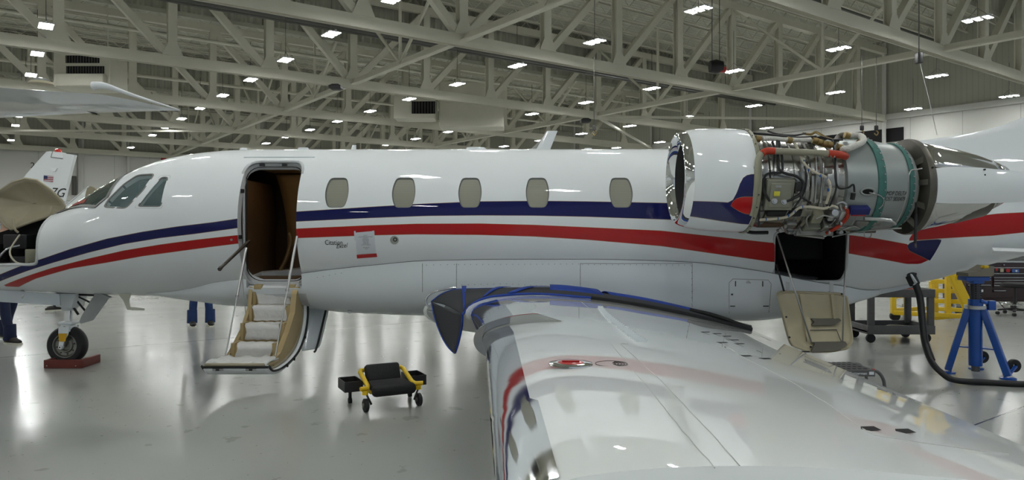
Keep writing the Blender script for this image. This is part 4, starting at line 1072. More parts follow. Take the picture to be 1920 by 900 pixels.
a = MB(); a.prism([(7.66,.93),(7.70,.75),(7.70,.55),(7.58,.42),(7.4,.33),(7.1,.26),(6.8,.245),(6.8,.30),(7.0,.34),(7.25,.5),(7.45,.68),(7.5,.86),(7.58,.93)], -2.30, -2.245, 'YZ'); a.build('side_stringer', m_beige2, AIR)
a = MB(); a.prism([(7.66,.93),(7.70,.75),(7.70,.55),(7.58,.42),(7.4,.33),(7.1,.26),(6.8,.245),(6.8,.28),(7.05,.34),(7.35,.52),(7.55,.72),(7.6,.93)], -2.775, -2.74, 'YZ'); a.build('side_stringer', m_beige2, AIR)
# bottom platform with padded plastic
a = MB(); a.box((-2.51, 6.74, .275), (.54, .36, .05), bev=.02); pf = a.build('bottom_step', m_beige2, AIR)
g = MB(); g.grid([[Vector((-2.785+.545*j/14, 6.545+.36*k/6, .31+.012*math.sin(j*1.3+k)+.008*math.cos(j*2.9))) for j in range(15)] for k in range(7)]); g.build('plastic_sheet', mat('white_plastic_wrap', (.66,.66,.64), .4, bump=1, bscale=25), pf, fix=False, solid=.02)
for x in (-2.66, -2.36):
    a = MB(); a.box((x, 6.52, .265), (.10, .03, .022), bev=.005); lp = a.build('latch_plate', m_rod, AIR)
    a = MB(); a.box((x, 6.50, .265), (.028, .01, .014)); a.build('latch_slot', m_black, lp)
for y, z in ((7.60,.40),(7.22,.235),(7.0,.21)):
    a = MB(); a.lathe([(0,0),(0,.016),(.008,.018)], (-2.186, y, z), 'X', 12); a.build('door_bolt', m_black, AIR)
for x, top, bot in ((-2.80, at(462,465,7.38), (-2.75, 6.9, .30)), (-2.21, at(557,443,7.36), (-2.27, 6.88, .28))):
    T, B = Vector(top), Vector(bot); mb = MB(); mb.tube([T, T.lerp(B,.45)], .014, 8); mb.tube([T.lerp(B,.44), B], .008, 8); mb.lathe([(-.01,0),(-.01,.02),(.01,.02),(.01,0)], T.lerp(B,.45), 'Z', 8); mb.build('support_strut', m_rod, AIR)
mb = MB(); mb.tube([(-2.83,7.55,1.05),(-2.80,7.62,.45)], .004, 5); mb.build('door_cable', m_rod, AIR)
for x in (-2.68, -2.33):
    mb = MB(); mb.box((x, 7.62, .93), (.08, .09, .05), bev=.01); mb.build('door_hinge', m_beige2, AIR)
# curved lower flap right of the stairs
mb = MB(); mb.grid([[Vector((-2.245+.06*j*(1-.3*k/12), 7.98-.30*k/12-.05*math.sin(k/12*PI)+.06*j, .68-.44*math.sin(k/12*PI/2))) for j in range(4)] for k in range(13)]); fl_ = mb.build('hinge_flap', m_white2, JET, fix=False, solid=.012)
mb = MB(); mb.tube([Vector((-2.245+.18*(1-.3*k/12)+.01, 7.98-.30*k/12-.05*math.sin(k/12*PI), .68-.45*math.sin(k/12*PI/2))) for k in range(13)], .012, 6); mb.build('flap_seal', m_dark, fl_)
# rim of nose bay and bay contents
rimp = [(97,405),(84,417),(75,433),(70,454),(69,486),(63,495.5),(30,496),(0,497),(-60,499)]
mb = MB(); mb.tube([sp(a, b, -.004) for a, b in rimp[:4]]+[sp(a, b, -.002) for a, b in rimp[4:]], .016, 8, res=3); mb.build('bay_rim', m_jamb, JET)
bays = [((-6.06,7.90,1.10),(.30,.20,.30),'avionics_unit',m_black),((-5.72,7.92,1.13),(.24,.16,.30),'avionics_unit',m_seatblk),((-5.42,7.98,1.12),(.20,.14,.24),'avionics_unit',m_black),((-5.47,8.0,1.40),(.26,.16,.16),'avionics_unit',m_black),((-5.85,8.0,1.34),(.35,.12,.08),'equipment_rack',m_black),((-5.22,7.86,1.24),(.12,.12,.16),'connector_block',m_olive),((-5.36,7.80,1.02),(.30,.10,.07),'battery_box',m_beige)]
for c, d, nme, mm in bays: mb = MB(); mb.box(c, d, bev=.01); o = mb.build(nme, mm, JET)
mb = MB(); mb.box((-6.19,7.79,1.12), (.10,.012,.26)); mb.build('gauge_panel', m_core, JET)
mb = MB(); mb.box((-6.19,7.78,1.0), (.06,.012,.04)); mb.build('white_label', m_paper, JET)
mb = MB(); mb.box((-5.78,7.825,1.255), (.08,.012,.03)); mb.build('red_tag', m_red, JET)
for i, (pts, mm, r) in enumerate([([(-5.62,7.84,1.0),(-5.58,7.82,1.2),(-5.50,7.84,1.32),(-5.40,7.9,1.36)], m_alu, .012),([(-5.40,7.9,1.48),(-5.44,7.8,1.3),(-5.34,7.76,1.18),(-5.2,7.78,1.16)], m_tanhose, .010),([(-5.95,7.88,1.34),(-5.8,7.85,1.42),(-5.65,7.88,1.44)], m_tanhose, .010),([(-5.3,7.78,1.08),(-5.2,7.76,1.12),(-5.1,7.76,1.14)], m_tanhose, .016),([(-6.1,7.85,1.3),(-6.05,7.83,1.4),(-5.98,7.85,1.44)], m_yellow, .008)]):
    mb = MB(); mb.tube(pts, r, 8, res=4); mb.build('bay_cable', mm, JET)
mb = MB(); mb.box((-5.7, 8.0, .985), (1.3, .36, .02)); mb.build('bay_floor', m_jamb, JET)
# nose doors: near one open towards the camera, far one beyond the nose
def dish(poly_px, Y, bulge, tilt, name, mi, mo, n=10):
    C = Vector((sum(p[0] for p in poly_px)/len(poly_px), sum(p[1] for p in poly_px)/len(poly_px)))
    P = []
    for i, a in enumerate(poly_px):
        b = poly_px[(i+1) % len(poly_px)]
        for k in range(4): P.append((a[0]+(b[0]-a[0])*k/4, a[1]+(b[1]-a[1])*k/4))
    rows = []
    for i in range(n+1):
        s = 1-i/n*.999; row = []
        for a, b in P:
            q = at(C.x+(a-C.x)*s, C.y+(b-C.y)*s, Y); dz = (q.z-at(0, C.y, Y).z); row.append(Vector((q.x, Y+bulge*(1-s*s)+tilt*dz, q.z)))
        rows.append(row)
    mb = MB(); mb.grid(rows, True, True); o = mb.build(name, [mi, mo], JET, fix=False, solid=.03, off=0); return o, rows[0]
nd = [(-30,365),(0,356),(20,342),(43,335),(66,338),(94,357),(116,377),(121,387),(117,396),(99,404),(62,416),(25,430),(14,424),(0,408),(-25,395)]
NDR, edge = dish(nd, 8.02, .16, .12, 'nose_door', m_inner, m_white)
mb = MB(); mb.tube(edge+[edge[0]], .016, 8); mb.build('door_edge', m_inner, NDR)
for a, b in (((25,411),(34,436)), ((97,388),(101,404))):
    mb = MB(); mb.tube([at(a[0],a[1],8.0), at((a[0]+b[0])/2-3,(a[1]+b[1])/2+4,7.9), at(*b,7.92)], .013, 8, res=3); mb.build('hinge_arm', m_inner, NDR)
mb = MB(); rows = []
for i in range(13):
    t = i/12; x0_ = at(112,398,8.45); row = []
    for k in range(9):
        s = k/8; a = Vector((118+(163-118)*s, 0)); row.append(at(104+62*t+ (10 if k > 6 else 0)*0, 402-50*t*1.05 - 0 + (1-s)*(36-8*t) - 8*math.sin(s*PI), 8.45+.42*math.sin(s*PI*.6)))
    rows.append(row)
mb.grid(rows); nd2 = mb.build('nose_door', m_white, JET, fix=False, solid=.012)
mb = MB(); C0 = [(158,386),(160,365),(163,353),(169,349),(177,352),(184,360),(183,372),(172,384)]
mb.prism([(at(a,b,8.55).x, at(a,b,8.55).z) for a, b in C0], 8.55, 8.6); mb.build('door_end', m_inner, nd2)
mb = MB(); mb.tube([at(157,375,7.88), at(176,381,7.80)], .005, 5); mb.build('wiper_arm', m_jamb, JET)
mb = MB(); mb.tube([at(55,493,7.75), at(60,507,7.68)], .010, 6); mb.build('bay_latch', m_black, JET)
# nose landing gear
NX, NZ = (127-960)*K, .222
NG = MB(); NG.tube([(NX+.02,Y0,.95),(NX+.02,Y0,.72)], .085, 12); NG.lathe([(.62,.0),(.62,.075),(.66,.085),(.70,.085),(.73,.06)], (NX+.02,Y0,0), 'Z', 20); NG = NG.build('nose_gear', m_white2, JET)
mb = MB(); mb.tube([(NX+.015,Y0,.66),(NX+.012,Y0,.46)], .043, 20); mb.build('oleo_strut', m_chrome, NG)
mb = MB(); mb.box((NX+.01,Y0,.475), (.17,.15,.03), bev=.01); mb.box((NX+.01,Y0,.42), (.13,.15,.09), bev=.03)
for s in (-1, 1): mb.loft([[Vector((NX+x+q*w_, Y0+s*(.085+.006*e), z)) for q, e in ((-1,-1),(1,-1),(1,1),(-1,1))] for x, z, w_ in ((.012,.44,.06),(.005,.36,.055),(-.012,.28,.030),(-.025,.21,.022))])
mb.box((NX+.01,Y0,.40), (.12,.18,.04), bev=.01); mb.build('wheel_fork', m_white2, NG)
mb = MB(); mb.lathe([(-.105,0),(-.105,.02),(-.09,.027),(-.07,.027)], (NX-.025,Y0,.21), 'Y', 16); mb.build('axle_nut', m_white2, NG)
mb = MB(); mb.lathe([(-.107,0),(-.107,.009)], (NX-.025,Y0,.21), 'Y', 10); mb.lathe([(-.082,0),(-.082,.020),(-.07,.02)], (NX+.01,Y0,.425), 'Y', 14); mb.build('axle_bolt', m_black, NG)
mb = MB(); mb.prism([(NX-.045,.365),(NX+.05,.365),(NX+.032,.275),(NX-.038,.275)], Y0-.098, Y0-.094); mb.build('yellow_placard', mat('yellow_placard_paint', (.60,.33,.01), .5), NG)
mb = MB(); mb.lathe([(-.055,.13),(-.065,.16),(-.062,.195),(-.04,.215),(0,.2215),(.04,.215),(.062,.195),(.065,.16),(.055,.13)], (NX,Y0,NZ), 'Y', 48); mb.build('tyre', m_dark, NG)
mb = MB(); mb.lathe([(-.03,.01),(-.03,.05),(-.045,.06),(-.045,.075),(-.03,.085),(-.035,.115),(-.058,.128),(-.06,.137),(-.05,.14),(.05,.14),(.05,.13),(.02,.12),(.02,.01)], (NX,Y0,NZ), 'Y', 40); wh = mb.build('wheel_rim', m_core, NG)
for k in range(8):
    a = 2*PI*k/8+.2; mb = MB(); mb.lathe([(-.042,0),(-.042,.007),(-.03,.008)], (NX+.10*math.cos(a),Y0,NZ+.10*math.sin(a)), 'Y', 8); mb.build('rim_bolt', m_black, wh)
for a, b, r in (((135,553),(160,583),.012),((140,553),(175,570),.010),((146,551),(176,552),.022),((129,552),(127,578),.02),((118,578),(143,573),.016),((137,575),(147,590),.014)):
    mb = MB(); mb.tube([at(*a,8.15), at(*b,8.15)], r, 8); mb.build('gear_link', m_black if r != .02 else m_white2, NG)
mb = MB(); mb.prism([(at(a,b,8.12).x, at(a,b,8.12).z) for a, b in ((103,550),(147,550),(143,566),(140,577),(112,574),(104,562))], 8.06, 8.3); mb.build('gear_leg_housing', m_white2, NG)
def slab(pts, Y, th, name, m, parent=JET, tilt=0, bev=None):
    P = [at(a, b, Y) for a, b in pts]; z0 = max(p.z for p in P); mb = MB(); n = len(P)
    vs = [Vector((p.x, Y+e*th+tilt*(z0-p.z), p.z)) for e in (0, 1) for p in P]
    mb.add(vs, [list(range(n)), list(range(2*n-1, n-1, -1))]+[(i, n+i, n+(i+1)%n, (i+1)%n) for i in range(n)]); return mb.build(name, m, parent)
m_grey = mat('grey_door_panel', (.34, .36, .355), .5)
slab([(-60,541),(0,543.5),(111,551.5),(112.5,573),(60,570),(0,566),(-60,562)], 7.90, .02, 'gear_door', mat('pale_grey_paint', (.50,.54,.57), .4, coat=.4))
slab([(176,555),(203,556),(199,564),(177,594),(172,601),(151,607),(149,603),(152,594),(172,560)], 8.0, .03, 'gear_door', m_grey)
slab([(177,545),(205,557),(203,559),(176,556)], 7.98, .05, 'door_hinge', m_grey)
m_cream = mat('cream_plastic', (.60, .60, .50), .4)
mb = MB(); mb.loft([[at(a,b,7.95+y) for a, b, y in r] for r in ([(219,549.5,0),(247,549.5,0),(247,549.5,.09),(219,549.5,.09)],[(230,562,.01),(243,562,.01),(243,562,.07),(230,562,.07)],[(236,575,.02),(244,574,.02),(244,574,.05),(236,575,.05)],[(238,581,.02),(246,577,.02),(246,577,.05),(238,581,.05)])])
mb.loft([[at(a,b,7.95+y) for a, b, y in r] for r in ([(238,581,.02),(240,576,.02),(240,576,.05),(238,581,.05)],[(255,582,.015),(255,576,.015),(255,576,.055),(255,582,.055)],[(271,582,.025),(271,578,.025),(271,578,.045),(271,582,.045)])]); mb.build('drain_mast', m_cream, JET)
mb = MB(); mb.tube([at(41,546,7.95), at(43,556,7.92)], .025, 8); mb.tube([at(43,555,7.92), at(46,557,7.92)], .03, 8); mb.build('drain_tube', m_jamb, JET)
mb = MB(); mb.prism([(at(a,b,7.7).x, at(a,b,7.7).z) for a, b in ((650,584),(658,584),(656,588),(652,587))], 7.7, 7.9); mb.build('drain_tube', m_jamb, JET)
# main gear under the wings
for y in (6.2, 10.2):
    mb = MB(); mb.tube([(1.35,y,.70),(1.35,y,.30)], .05, 12); mg = mb.build('main_gear', m_white2, JET)
    mb = MB(); mb.lathe([(-.08,.15),(-.09,.2),(-.06,.28),(0,.30),(.06,.28),(.09,.2),(.08,.15)], (1.35,y,.301), 'Y', 40); mb.build('tyre', m_dark, mg)
    mb = MB(); mb.lathe([(-.06,.01),(-.07,.15),(-.06,.17),(.06,.17),(.07,.15),(.06,.01)], (1.35,y,.301), 'Y', 30); mb.build('wheel_rim', m_core, mg)
# baggage door hanging open
bq = roundpoly([(1458,549),(1470,545),(1578,549),(1590,556),(1601,640),(1592,655),(1560,661),(1520,662),(1485,650),(1478,630)], 8, 3)
P = [at(a, b, 7.10) for a, b in bq]; z0 = max(p.z for p in P)
mb = MB(); n_ = len(P); ys = lambda p: 7.42-.62*((z0-p.z)/.68)+.10*math.sin(PI*(z0-p.z)/.68)
def bdp(px, py, off=0):
    Y = 7.2
    for _ in range(8): p = at(px, py, Y); Y = 7.42-.50*((1.0-p.z)/.68)-.0*0
    return Vector((p.x, Y-off, p.z))
z_t = bdp(1500,549).z
rows = []; C = (sum(a for a, b in bq)/len(bq), sum(b for a, b in bq)/len(bq))
BD = MB(); BD.grid([[bdp(C[0]+(a-C[0])*s, C[1]+(b-C[1])*s, o_) for a, b in dense([(a/100, b/100) for a, b in bq], .06) for a, b in [(a*100, b*100)]] for s, o_ in ((1,-.05),(1,0),(.97,.012),(.95,.012),(.93,-.004),(.88,-.012),(.6,-.012),(.3,-.012),(.001,-.012))], True, True)
BD.grid([[bdp(C[0]+(a-C[0])*s, C[1]+(b-C[1])*s, o_) for a, b in dense([(a/100, b/100) for a, b in bq], .06) for a, b in [(a*100, b*100)]] for s, o_ in ((1,-.05),(.6,-.09),(.001,-.10))], True, True)
BD = BD.build('baggage_door', m_beige, JET)
def pad(q, name, m, off=.0, th=.03, parent=None):
    mb = MB(); n = len(q); vs = [bdp(a, b, off) for a, b in q]+[bdp(a, b, off+th) for a, b in q]
    mb.add(vs, [list(range(n))[::-1], list(range(n, 2*n))]+[(i, (i+1)%n, n+(i+1)%n, n+i) for i in range(n)]); return mb.build(name, m, parent or BD)
pad([(1519,597),(1525,603),(1520,609),(1563,609),(1575,600),(1572,597)], 'step_pad', m_grip)
pad([(1519,641),(1526,643),(1519,660),(1572,656),(1586,645),(1583,640)], 'step_pad', m_grip)
pad([(1498,552),(1506,552),(1519,606),(1512,640)], 'stiffener', m_beige, -.005, .03); pad([(1556,552),(1562,552),(1566,596),(1562,600)], 'stiffener', m_beige, -.005, .03)
mb = MB(); mb.tube([bdp(*q, .004) for q in ((1512,640),(1510,619),(1568,618),(1577,640))], .005, 5); mb.build('panel_outline', m_grip, BD)
for q in [(1473,594),(1479,632),(1519,650),(1577,551)]: mb = MB(); p = bdp(*q, .01); mb.lathe([(-.01,0),(-.01,.010),(0,.010)], p, 'Y', 8); mb.build('door_fastener', m_black, BD)
mb = MB(); mb.box(bdp(1508,659,.01), (.09,.012,.012)); mb.build('edge_latch', m_black, BD)
for px_ in (1477, 1559):
    mb = MB(); mb.bar(at(px_,529,7.42), at(px_,549,7.36), .15*.25, .012, bev=0); mb.box(at(px_,549,7.36), (.05,.03,.03)); mb.build('door_hinge', m_jamb, BD)
for a, b, r in (((1457,440,7.25),(1521,641,6.95),.009),((1587,440,7.35),(1580,640,6.95),.008),((1456,495,7.35),(1470,546,7.3),.010)):
    mb = MB(); mb.tube([at(*a), at(*b)], r, 7); mb.build('support_cable', m_rod if r < .01 else m_black, BD)
mb = MB(); mb.tube([fs(q[0], q[1], .002) for q in BAG+[BAG[0]]], .012, 6); mb.build('baggage_frame', m_jamb, JET)
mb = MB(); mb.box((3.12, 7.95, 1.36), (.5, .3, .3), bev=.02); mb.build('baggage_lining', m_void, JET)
# tail hose socket
mb = MB(); p = at(1706, 514, 7.78); mb.box(p, (.10,.10,.05), Matrix.Rotation(.2, 3, 'Y'), .01); mb.build('ground_power_socket', m_black, JET)
# ================================================================ THINGS AROUND THE JET
# wing cover draped over the root
near = [(867,590),(877,578),(889,568),(905,562.5),(926,559),(980,557),(1031,556.5),(1108,559.5),(1181,568.5),(1235,577),(1290,588),(1350,602),(1410,620)]
far = [(809,566),(826,553),(843,546),(858,543),(895,542),(937,541),(1031,540),(1075,543),(1144,553),(1210,564),(1280,580),(1340,595),(1408,613)]
m_cover = mat('charcoal_cover_fabric', (.045, .047, .052), .85, bump=.3, bscale=90); m_cbl = mat('blue_cover_trim', (.012, .05, .32), .6, bump=.3, bscale=60); m_cbk = mat('black_strap', (.01,.01,.011), .7)
WC = thing('wing_cover', 'charcoal fabric cover with blue trim draped over the wing root', 'cover', (0, 7.0, .8))
def cyp(px, py, Y, off=.012):
    p = at(px, py, Y); return p
NP = [cyp(a, b, 6.85+.12*min(1, i/4)) for i, (a, b) in enumerate(near)]; NP = [q if q.x < -.3 else wing_top(q.x, q.y, .014) for q in NP]; FP = [cyp(a, b, 7.30) for i, (a, b) in enumerate(far)]
rows = [[n_.lerp(f_, k/8)+Vector((0,0,.025*math.sin(PI*k/8))) for n_, f_ in zip(spline(NP,4), spline(FP,4))] for k in range(9)]
mb = MB(); mb.grid(rows); mb.build('top_panel', m_cover, WC, fix=False, solid=.008)
fl1 = [(809,566),(815,595),(828,630),(840,650),(852,662)]; fl2 = [(867,590),(866,612),(862,632),(858,648),(853,662.5)]
A_ = spline([at(a,b,7.30-.12*i) for i,(a,b) in enumerate(fl1)],4); B_ = spline([at(a,b,6.86-.0*i) for i,(a,b) in enumerate(fl2)],4)
mb = MB(); mb.grid([[a.lerp(b, k/6)+Vector((0,-.03*math.sin(PI*k/6),0)) for k in range(7)] for a, b in zip(A_, B_)]); mb.build('hanging_flap', m_cover, WC, fix=False, solid=.006)
mb = MB(); mb.tube(spline(NP[:8],4), .012, 6); mb.tube(B_, .010, 6); mb.tube(A_, .008, 6); mb.tube(spline(FP[:8],4), .010, 6); mb.build('blue_piping', m_cbl, WC)
mb = MB(); mb.tube(spline(NP[7:],4), .018, 6); mb.build('black_piping', m_cbk, WC)
for i, i2, dz_ in ((1, 13, .02), (12, 20, .006), (18, 23, .004)):
    mb = MB(); N_, F_ = spline(NP,4), spline(FP,4); mb.grid([[N_[i+j].lerp(F_[i2+j], k/8)+Vector((0,-.006,.014+dz_+.025*math.sin(PI*k/8))) for k in range(9)] for j in (0, 1)]); mb.build('blue_band', m_cbl, WC, fix=False, solid=.004)
N_, F_ = spline(NP,4), spline(FP,4)
mb = MB(); mb.grid([[N_[i].lerp(F_[i], .35+.65*k/6)+Vector((0,-.01,.02+.03*math.sin(PI*k/6))) for k in range(7)] for i in range(24,31)]); mb.build('blue_patch', m_cbl, WC, fix=False, solid=.01)
mb = MB(); mb.grid([[N_[i].lerp(F_[i], .45+.55*k/6)+Vector((0,-.01,.012+.03*math.sin(PI*k/6))) for k in range(7)] for i in range(31,45)]); mb.build('blue_patch', m_cbl, WC, fix=False, solid=.006)
mb = MB(); mb.tube([at(1293,581,7.1), at(1330,589,7.05), at(1370,602,7.0), at(1410,618,6.95)], [.02,.022,.03,.02], 8, res=4); mb.build('rolled_edge', m_cbk, WC)
# chock at the nose wheel
m_chock = mat('red_brown_wood', (.13, .025, .018), .6, noise=.3, nscale=12)
CH = thing('wheel_chock', 'low red-brown wooden chock around the nose wheel', 'wheel chock', (NX, 7.95, 0))
mb = MB(); mb.box((NX+.083, 7.98, .047), (.40, .045, .09), bev=.004); mb.build('front_board', m_chock, CH)
mb = MB(); mb.bar((NX+.285, 7.96, .047), (NX+.265, 8.35, .047), .045, .09, bev=.004); mb.build('side_board', m_chock, CH)
mb = MB(); mb.bar((NX-.10, 8.0, .047), (NX-.10, 8.11, .047), .045, .09, bev=.004); mb.build('side_board', m_chock, CH)
for x in (-.08, .24): mb = MB(); mb.lathe([(-.004,0),(-.004,.006),(0,.006)], (NX+x, 7.955, .03), 'Y', 8); mb.build('screw', m_rod, CH)
# creeper seat
def ctr(name, pts, r, m, parent, **k): mb = MB(); mb.tube(pts, r, k.get('n', 10), res=k.get('res', 0)); return mb.build(name, m, parent, world=False)
CS = thing('creeper_seat', 'low rolling mechanic seat with black pads, yellow frame and side trays', 'rolling seat', (at(722,740,6.3).x, 6.33, 0), math.radians(27)); CS.scale = (.92, .92, .86)
def cbox(name, c, d, m, parent=CS, bev=.01, R=None): mb = MB(); mb.box(c, d, R, bev); return mb.build(name, m, parent, world=False)
cbox('seat_pad', (.0, -.13, .215), (.38, .30, .085), m_seatblk, bev=.035)
cbox('front_roll', (.0, -.26, .20), (.42, .10, .11), m_seatblk, bev=.045)
cbox('back_pad', (.0, .10, .30), (.34, .09, .19), m_seatblk, bev=.03, R=Matrix.Rotation(-.45, 3, 'X'))
for s in (-1, 1):
    ctr('side_rail', [(s*.12,.18,.33),(s*.20,.16,.33),(s*.215,.12,.32),(s*.215,-.14,.235),(s*.23,-.19,.225),(s*.30,-.21,.225)], .022, m_yellow, CS)
    ctr('leg_bracket', [(s*.255,-.20,.205),(s*.255,-.20,.165)], .03, m_yellow, CS)
    mb = MB(); mb.tube([(s*.255-.01*s,-.22,.165),(s*.255-.05*s,-.23,.07)], .010, 6); cf = mb.build('caster_fork', m_black, CS, world=False)
    mb = MB(); mb.lathe([(-.018,.02),(-.022,.05),(-.014,.065),(.014,.065),(.022,.05),(.018,.02)], (s*.255, -.22, .066), 'X', 24); mb.build('caster_wheel', m_dark, CS, world=False)
    mb = MB(); mb.tube([(s*.255-.028,-.22,.066),(s*.255+.028,-.22,.066)], .022, 12); mb.build('caster_hub', m_core, CS, world=False)
    ctr('rear_leg', [(s*.30,.17,.19),(s*.30,.17,.06)], .016, m_black, CS)
    mb = MB(); mb.lathe([(-.012,.005),(-.014,.03),(.014,.03),(.012,.005)], (s*.30, .17, .031), 'X', 20); mb.build('caster_wheel', m_dark, CS, world=False)
    tr = MB(); c = Vector((s*.315, .10, .215))
    tr.box(c+Vector((0,0,-.05)), (.17,.26,.006)); tr.box(c+Vector((.083,0,0)), (.006,.26,.10)); tr.box(c+Vector((-.083,0,0)), (.006,.26,.10)); tr.box(c+Vector((0,.128,0)), (.17,.006,.10)); tr.box(c+Vector((0,-.128,0)), (.17,.006,.10))
    tr.build('side_tray', m_black, CS, world=False)
    ctr('tray_bolt', [(s*.235,.02,.26),(s*.222,.02,.26)], .008, m_rod, CS)
cbox('frame_plate', (0, -.12, .165), (.40, .10, .025), m_yellow)
ctr('cross_tube', [(-.3,.17,.19),(.3,.17,.19)], .014, m_yellow, CS)
# blue tripod jack
m_head = mat('worn_grey_saddle', (.22,.20,.16), .6)
gx = at(1829,577,7.6).x
JK = thing('tripod_jack', 'blue tripod jack standing under the tail', 'aircraft jack', (gx, 7.6, 0))
def J(name, mb, m, p=JK): return mb.build(name, m, p)
mb = MB(); mb.tube([(gx,7.6,.10),(gx,7.6,.72)], .065, 24); J('main_cylinder', mb, m_bluep)
mb = MB(); mb.tube([(gx,7.6,.04),(gx,7.6,.12)], .04, 16); J('cylinder_foot', mb, m_cart)
mb = MB(); mb.tube([(gx,7.6,.70),(gx,7.6,.735)], .105, 24); J('steel_collar', mb, m_alu)
mb = MB(); mb.tube([(gx,7.6,.735),(gx,7.6,.80)], .07, 24); J('blue_neck', mb, m_bluep)
mb = MB(); mb.tube([(gx,7.6,.80),(gx,7.6,.98)], .052, 20); ram = J('perforated_ram', mb, mat('dark_steel', (.06,.06,.07), .4, .6))
for k in range(7):
    for a in (-.5, .5):
        mb = MB(); p = Vector((gx+.052*math.sin(a), 7.6-.052*math.cos(a), .815+.024*k)); mb.lathe([(-.003,0),(-.003,.007),(.004,.007)], p, 'Y', 8); mb.build('ram_hole', m_void, ram)
mb = MB(); mb.box((gx,7.6,.985), (.12,.12,.04), bev=.01); mb.box((gx-.02,7.6,1.02), (.25,.16,.045), bev=.008); J('blue_head', mb, m_bluep)
mb = MB(); mb.prism([(gx-.14,1.045),(gx+.10,1.045),(gx+.13,1.06),(gx+.13,1.15),(gx+.08,1.16),(gx-.02,1.10),(gx-.14,1.08)], 7.5, 7.7); J('saddle', mb, m_head)
mb = MB(); mb.box((gx+.045,7.52,1.145), (.05,.06,.03), bev=.005); J('yellow_stop', mb, m_yellow)
mb = MB(); mb.box((gx+.13,7.55,.74), (.08,.06,.10), bev=.01); J('pump_body', mb, m_bluep)
mb = MB(); mb.tube([(gx+.11,7.55,.76),(gx+.0,7.53,.79)], .02, 8); J('pump_line', mb, m_bluep)
feet = [ground(1777,699), ground(1830,692), ground(1890,711)]
for i, f_ in enumerate(feet):
    d = Vector((f_.x-gx, f_.y-7.6, 0)); d.normalize(); top = Vector((gx,7.6,.70))+d*.07
    mb = MB(); mb.bar(top, Vector((f_.x,f_.y,.03)), .065, .065, bev=.006); leg = J('leg', mb, m_bluep)
    mb = MB(); mb.lathe([(0,0),(0,.075),(.014,.075),(.02,.05),(.02,0)], (f_.x,f_.y,0.0), 'Z', 20); mb.build('foot_plate', m_bluep, leg)
    if i:
        mb = MB(); q = f_+Vector((.13,.10,0)) if i == 2 else f_+Vector((.12,.08,0)); mb.lathe([(-.02,.02),(-.022,.06),(-.015,.068),(.015,.068),(.022,.06),(.02,.02)], (q.x,q.y-.0,.12), 'Y', 20); mb.build('transport_wheel', m_dark, leg)
        mb = MB(); mb.bar(f_+Vector((.02,.02,.04)), (q.x,q.y-.03,.12), .03, .02); mb.build('wheel_arm', m_bluep, leg)
mb = MB(); mids = [Vector((gx,7.6,.66)).lerp(Vector((f_.x,f_.y,.03)), .60) for f_ in feet]; zz = sum(m_.z for m_ in mids)/3
for m_ in mids: m_.z = zz
vs = mids+[m_+Vector((0,0,.012)) for m_ in mids]; mb.add(vs, [(0,1,2),(5,4,3),(0,3,4,1),(1,4,5,2),(2,5,3,0)]); J('brace_plate', mb, m_bluep)
# hose
HP = [at(1709,515,7.80), at(1716,535,7.72), at(1724,560,7.66), at(1728,600,7.55), at(1733,640,7.45), at(1745,675,7.30), at(1763,697,7.18), Vector((*at(1790,715,7.12).xy,.045)), Vector((*ground(1850,722.5).xy,.03)), Vector((*ground(1925,726).xy,.03)), Vector((*ground(2100,728).xy,.03))]
mb = MB(); mb.tube(HP, .030, 12, res=6); HS = thing('ground_power_cable', 'thick black cable hanging from the tail and running right across the floor', 'cable', (HP[7].x, HP[7].y, 0)); mb.build('cable', m_cable, HS)
mb = MB(); mb.tube([h+Vector((.022,-.012,.0)) for h in HP[:6]], .018, 8, res=6); mb.build('cable_strand', m_cable, HS)
mb = MB(); a, b = HP[0]+Vector((-.02,-.02,.01)), HP[1]+Vector((-.02,-.02,0)); mb.bar(a+Vector((-.03,-.02,0)), b+Vector((-.0,-.02,.02)), .02, .05); mb.build('plug_label', m_paper, HS)
mb = MB(); mb.bar(HP[0]+Vector((-.03,0,.03)), HP[1], .09, .08, bev=.015); mb.build('plug', m_cable, HS)
# grey utility cart
cz = ground(1632,642); X0 = (1626-960)*9.75/F; X1 = (1753-960)*9.75/F; CT = thing('utility_cart', 'grey plastic two-shelf utility cart standing under the tail', 'cart', ((X0+X1)/2, 10.0, 0))
zt = 1.52-(545-433)*9.75/F; zl = 1.52-(616-433)*9.75/F
def tray(z, name, h=.10):
    mb = MB(); cx = (X0+X1)/2; W = X1-X0; D = .6; y = 10.05
    mb.box((cx,y,z-h*.7), (W,D,.02)); mb.box((cx,y-D/2,z-h/2), (W,.03,h), bev=.008); mb.box((cx,y+D/2,z-h/2), (W,.03,h), bev=.008); mb.box((X0+.015,y,z-h/2), (.03,D,h), bev=.008); mb.box((X1-.015,y,z-h/2), (.03,D,h), bev=.008); return mb.build(name, m_cart, CT)
tray(zt+.02, 'top_tray', .11); tray(zl+.04, 'bottom_tray', .12)
for x in (X0+.06, X1-.05):
    for y in (9.77, 10.33): mb = MB(); mb.box((x, y, (zt+zl)/2), (.09, .05, zt-zl), bev=.012); mb.build('corner_post', m_cart, CT)
for x, y in ((X0+.07,9.80),(X1-.08,9.82),(X0+.09,10.3),(X1-.1,10.3)):
    mb = MB(); mb.lathe([(-.018,.01),(-.018,.06),(.018,.06),(.018,.01)], (x,y,.0605), 'Y', 20); w_ = mb.build('caster', m_dark, CT)
    mb = MB(); mb.box((x-.0,y,.14), (.05,.06,.05)); mb.build('caster_fork', m_cart, w_)
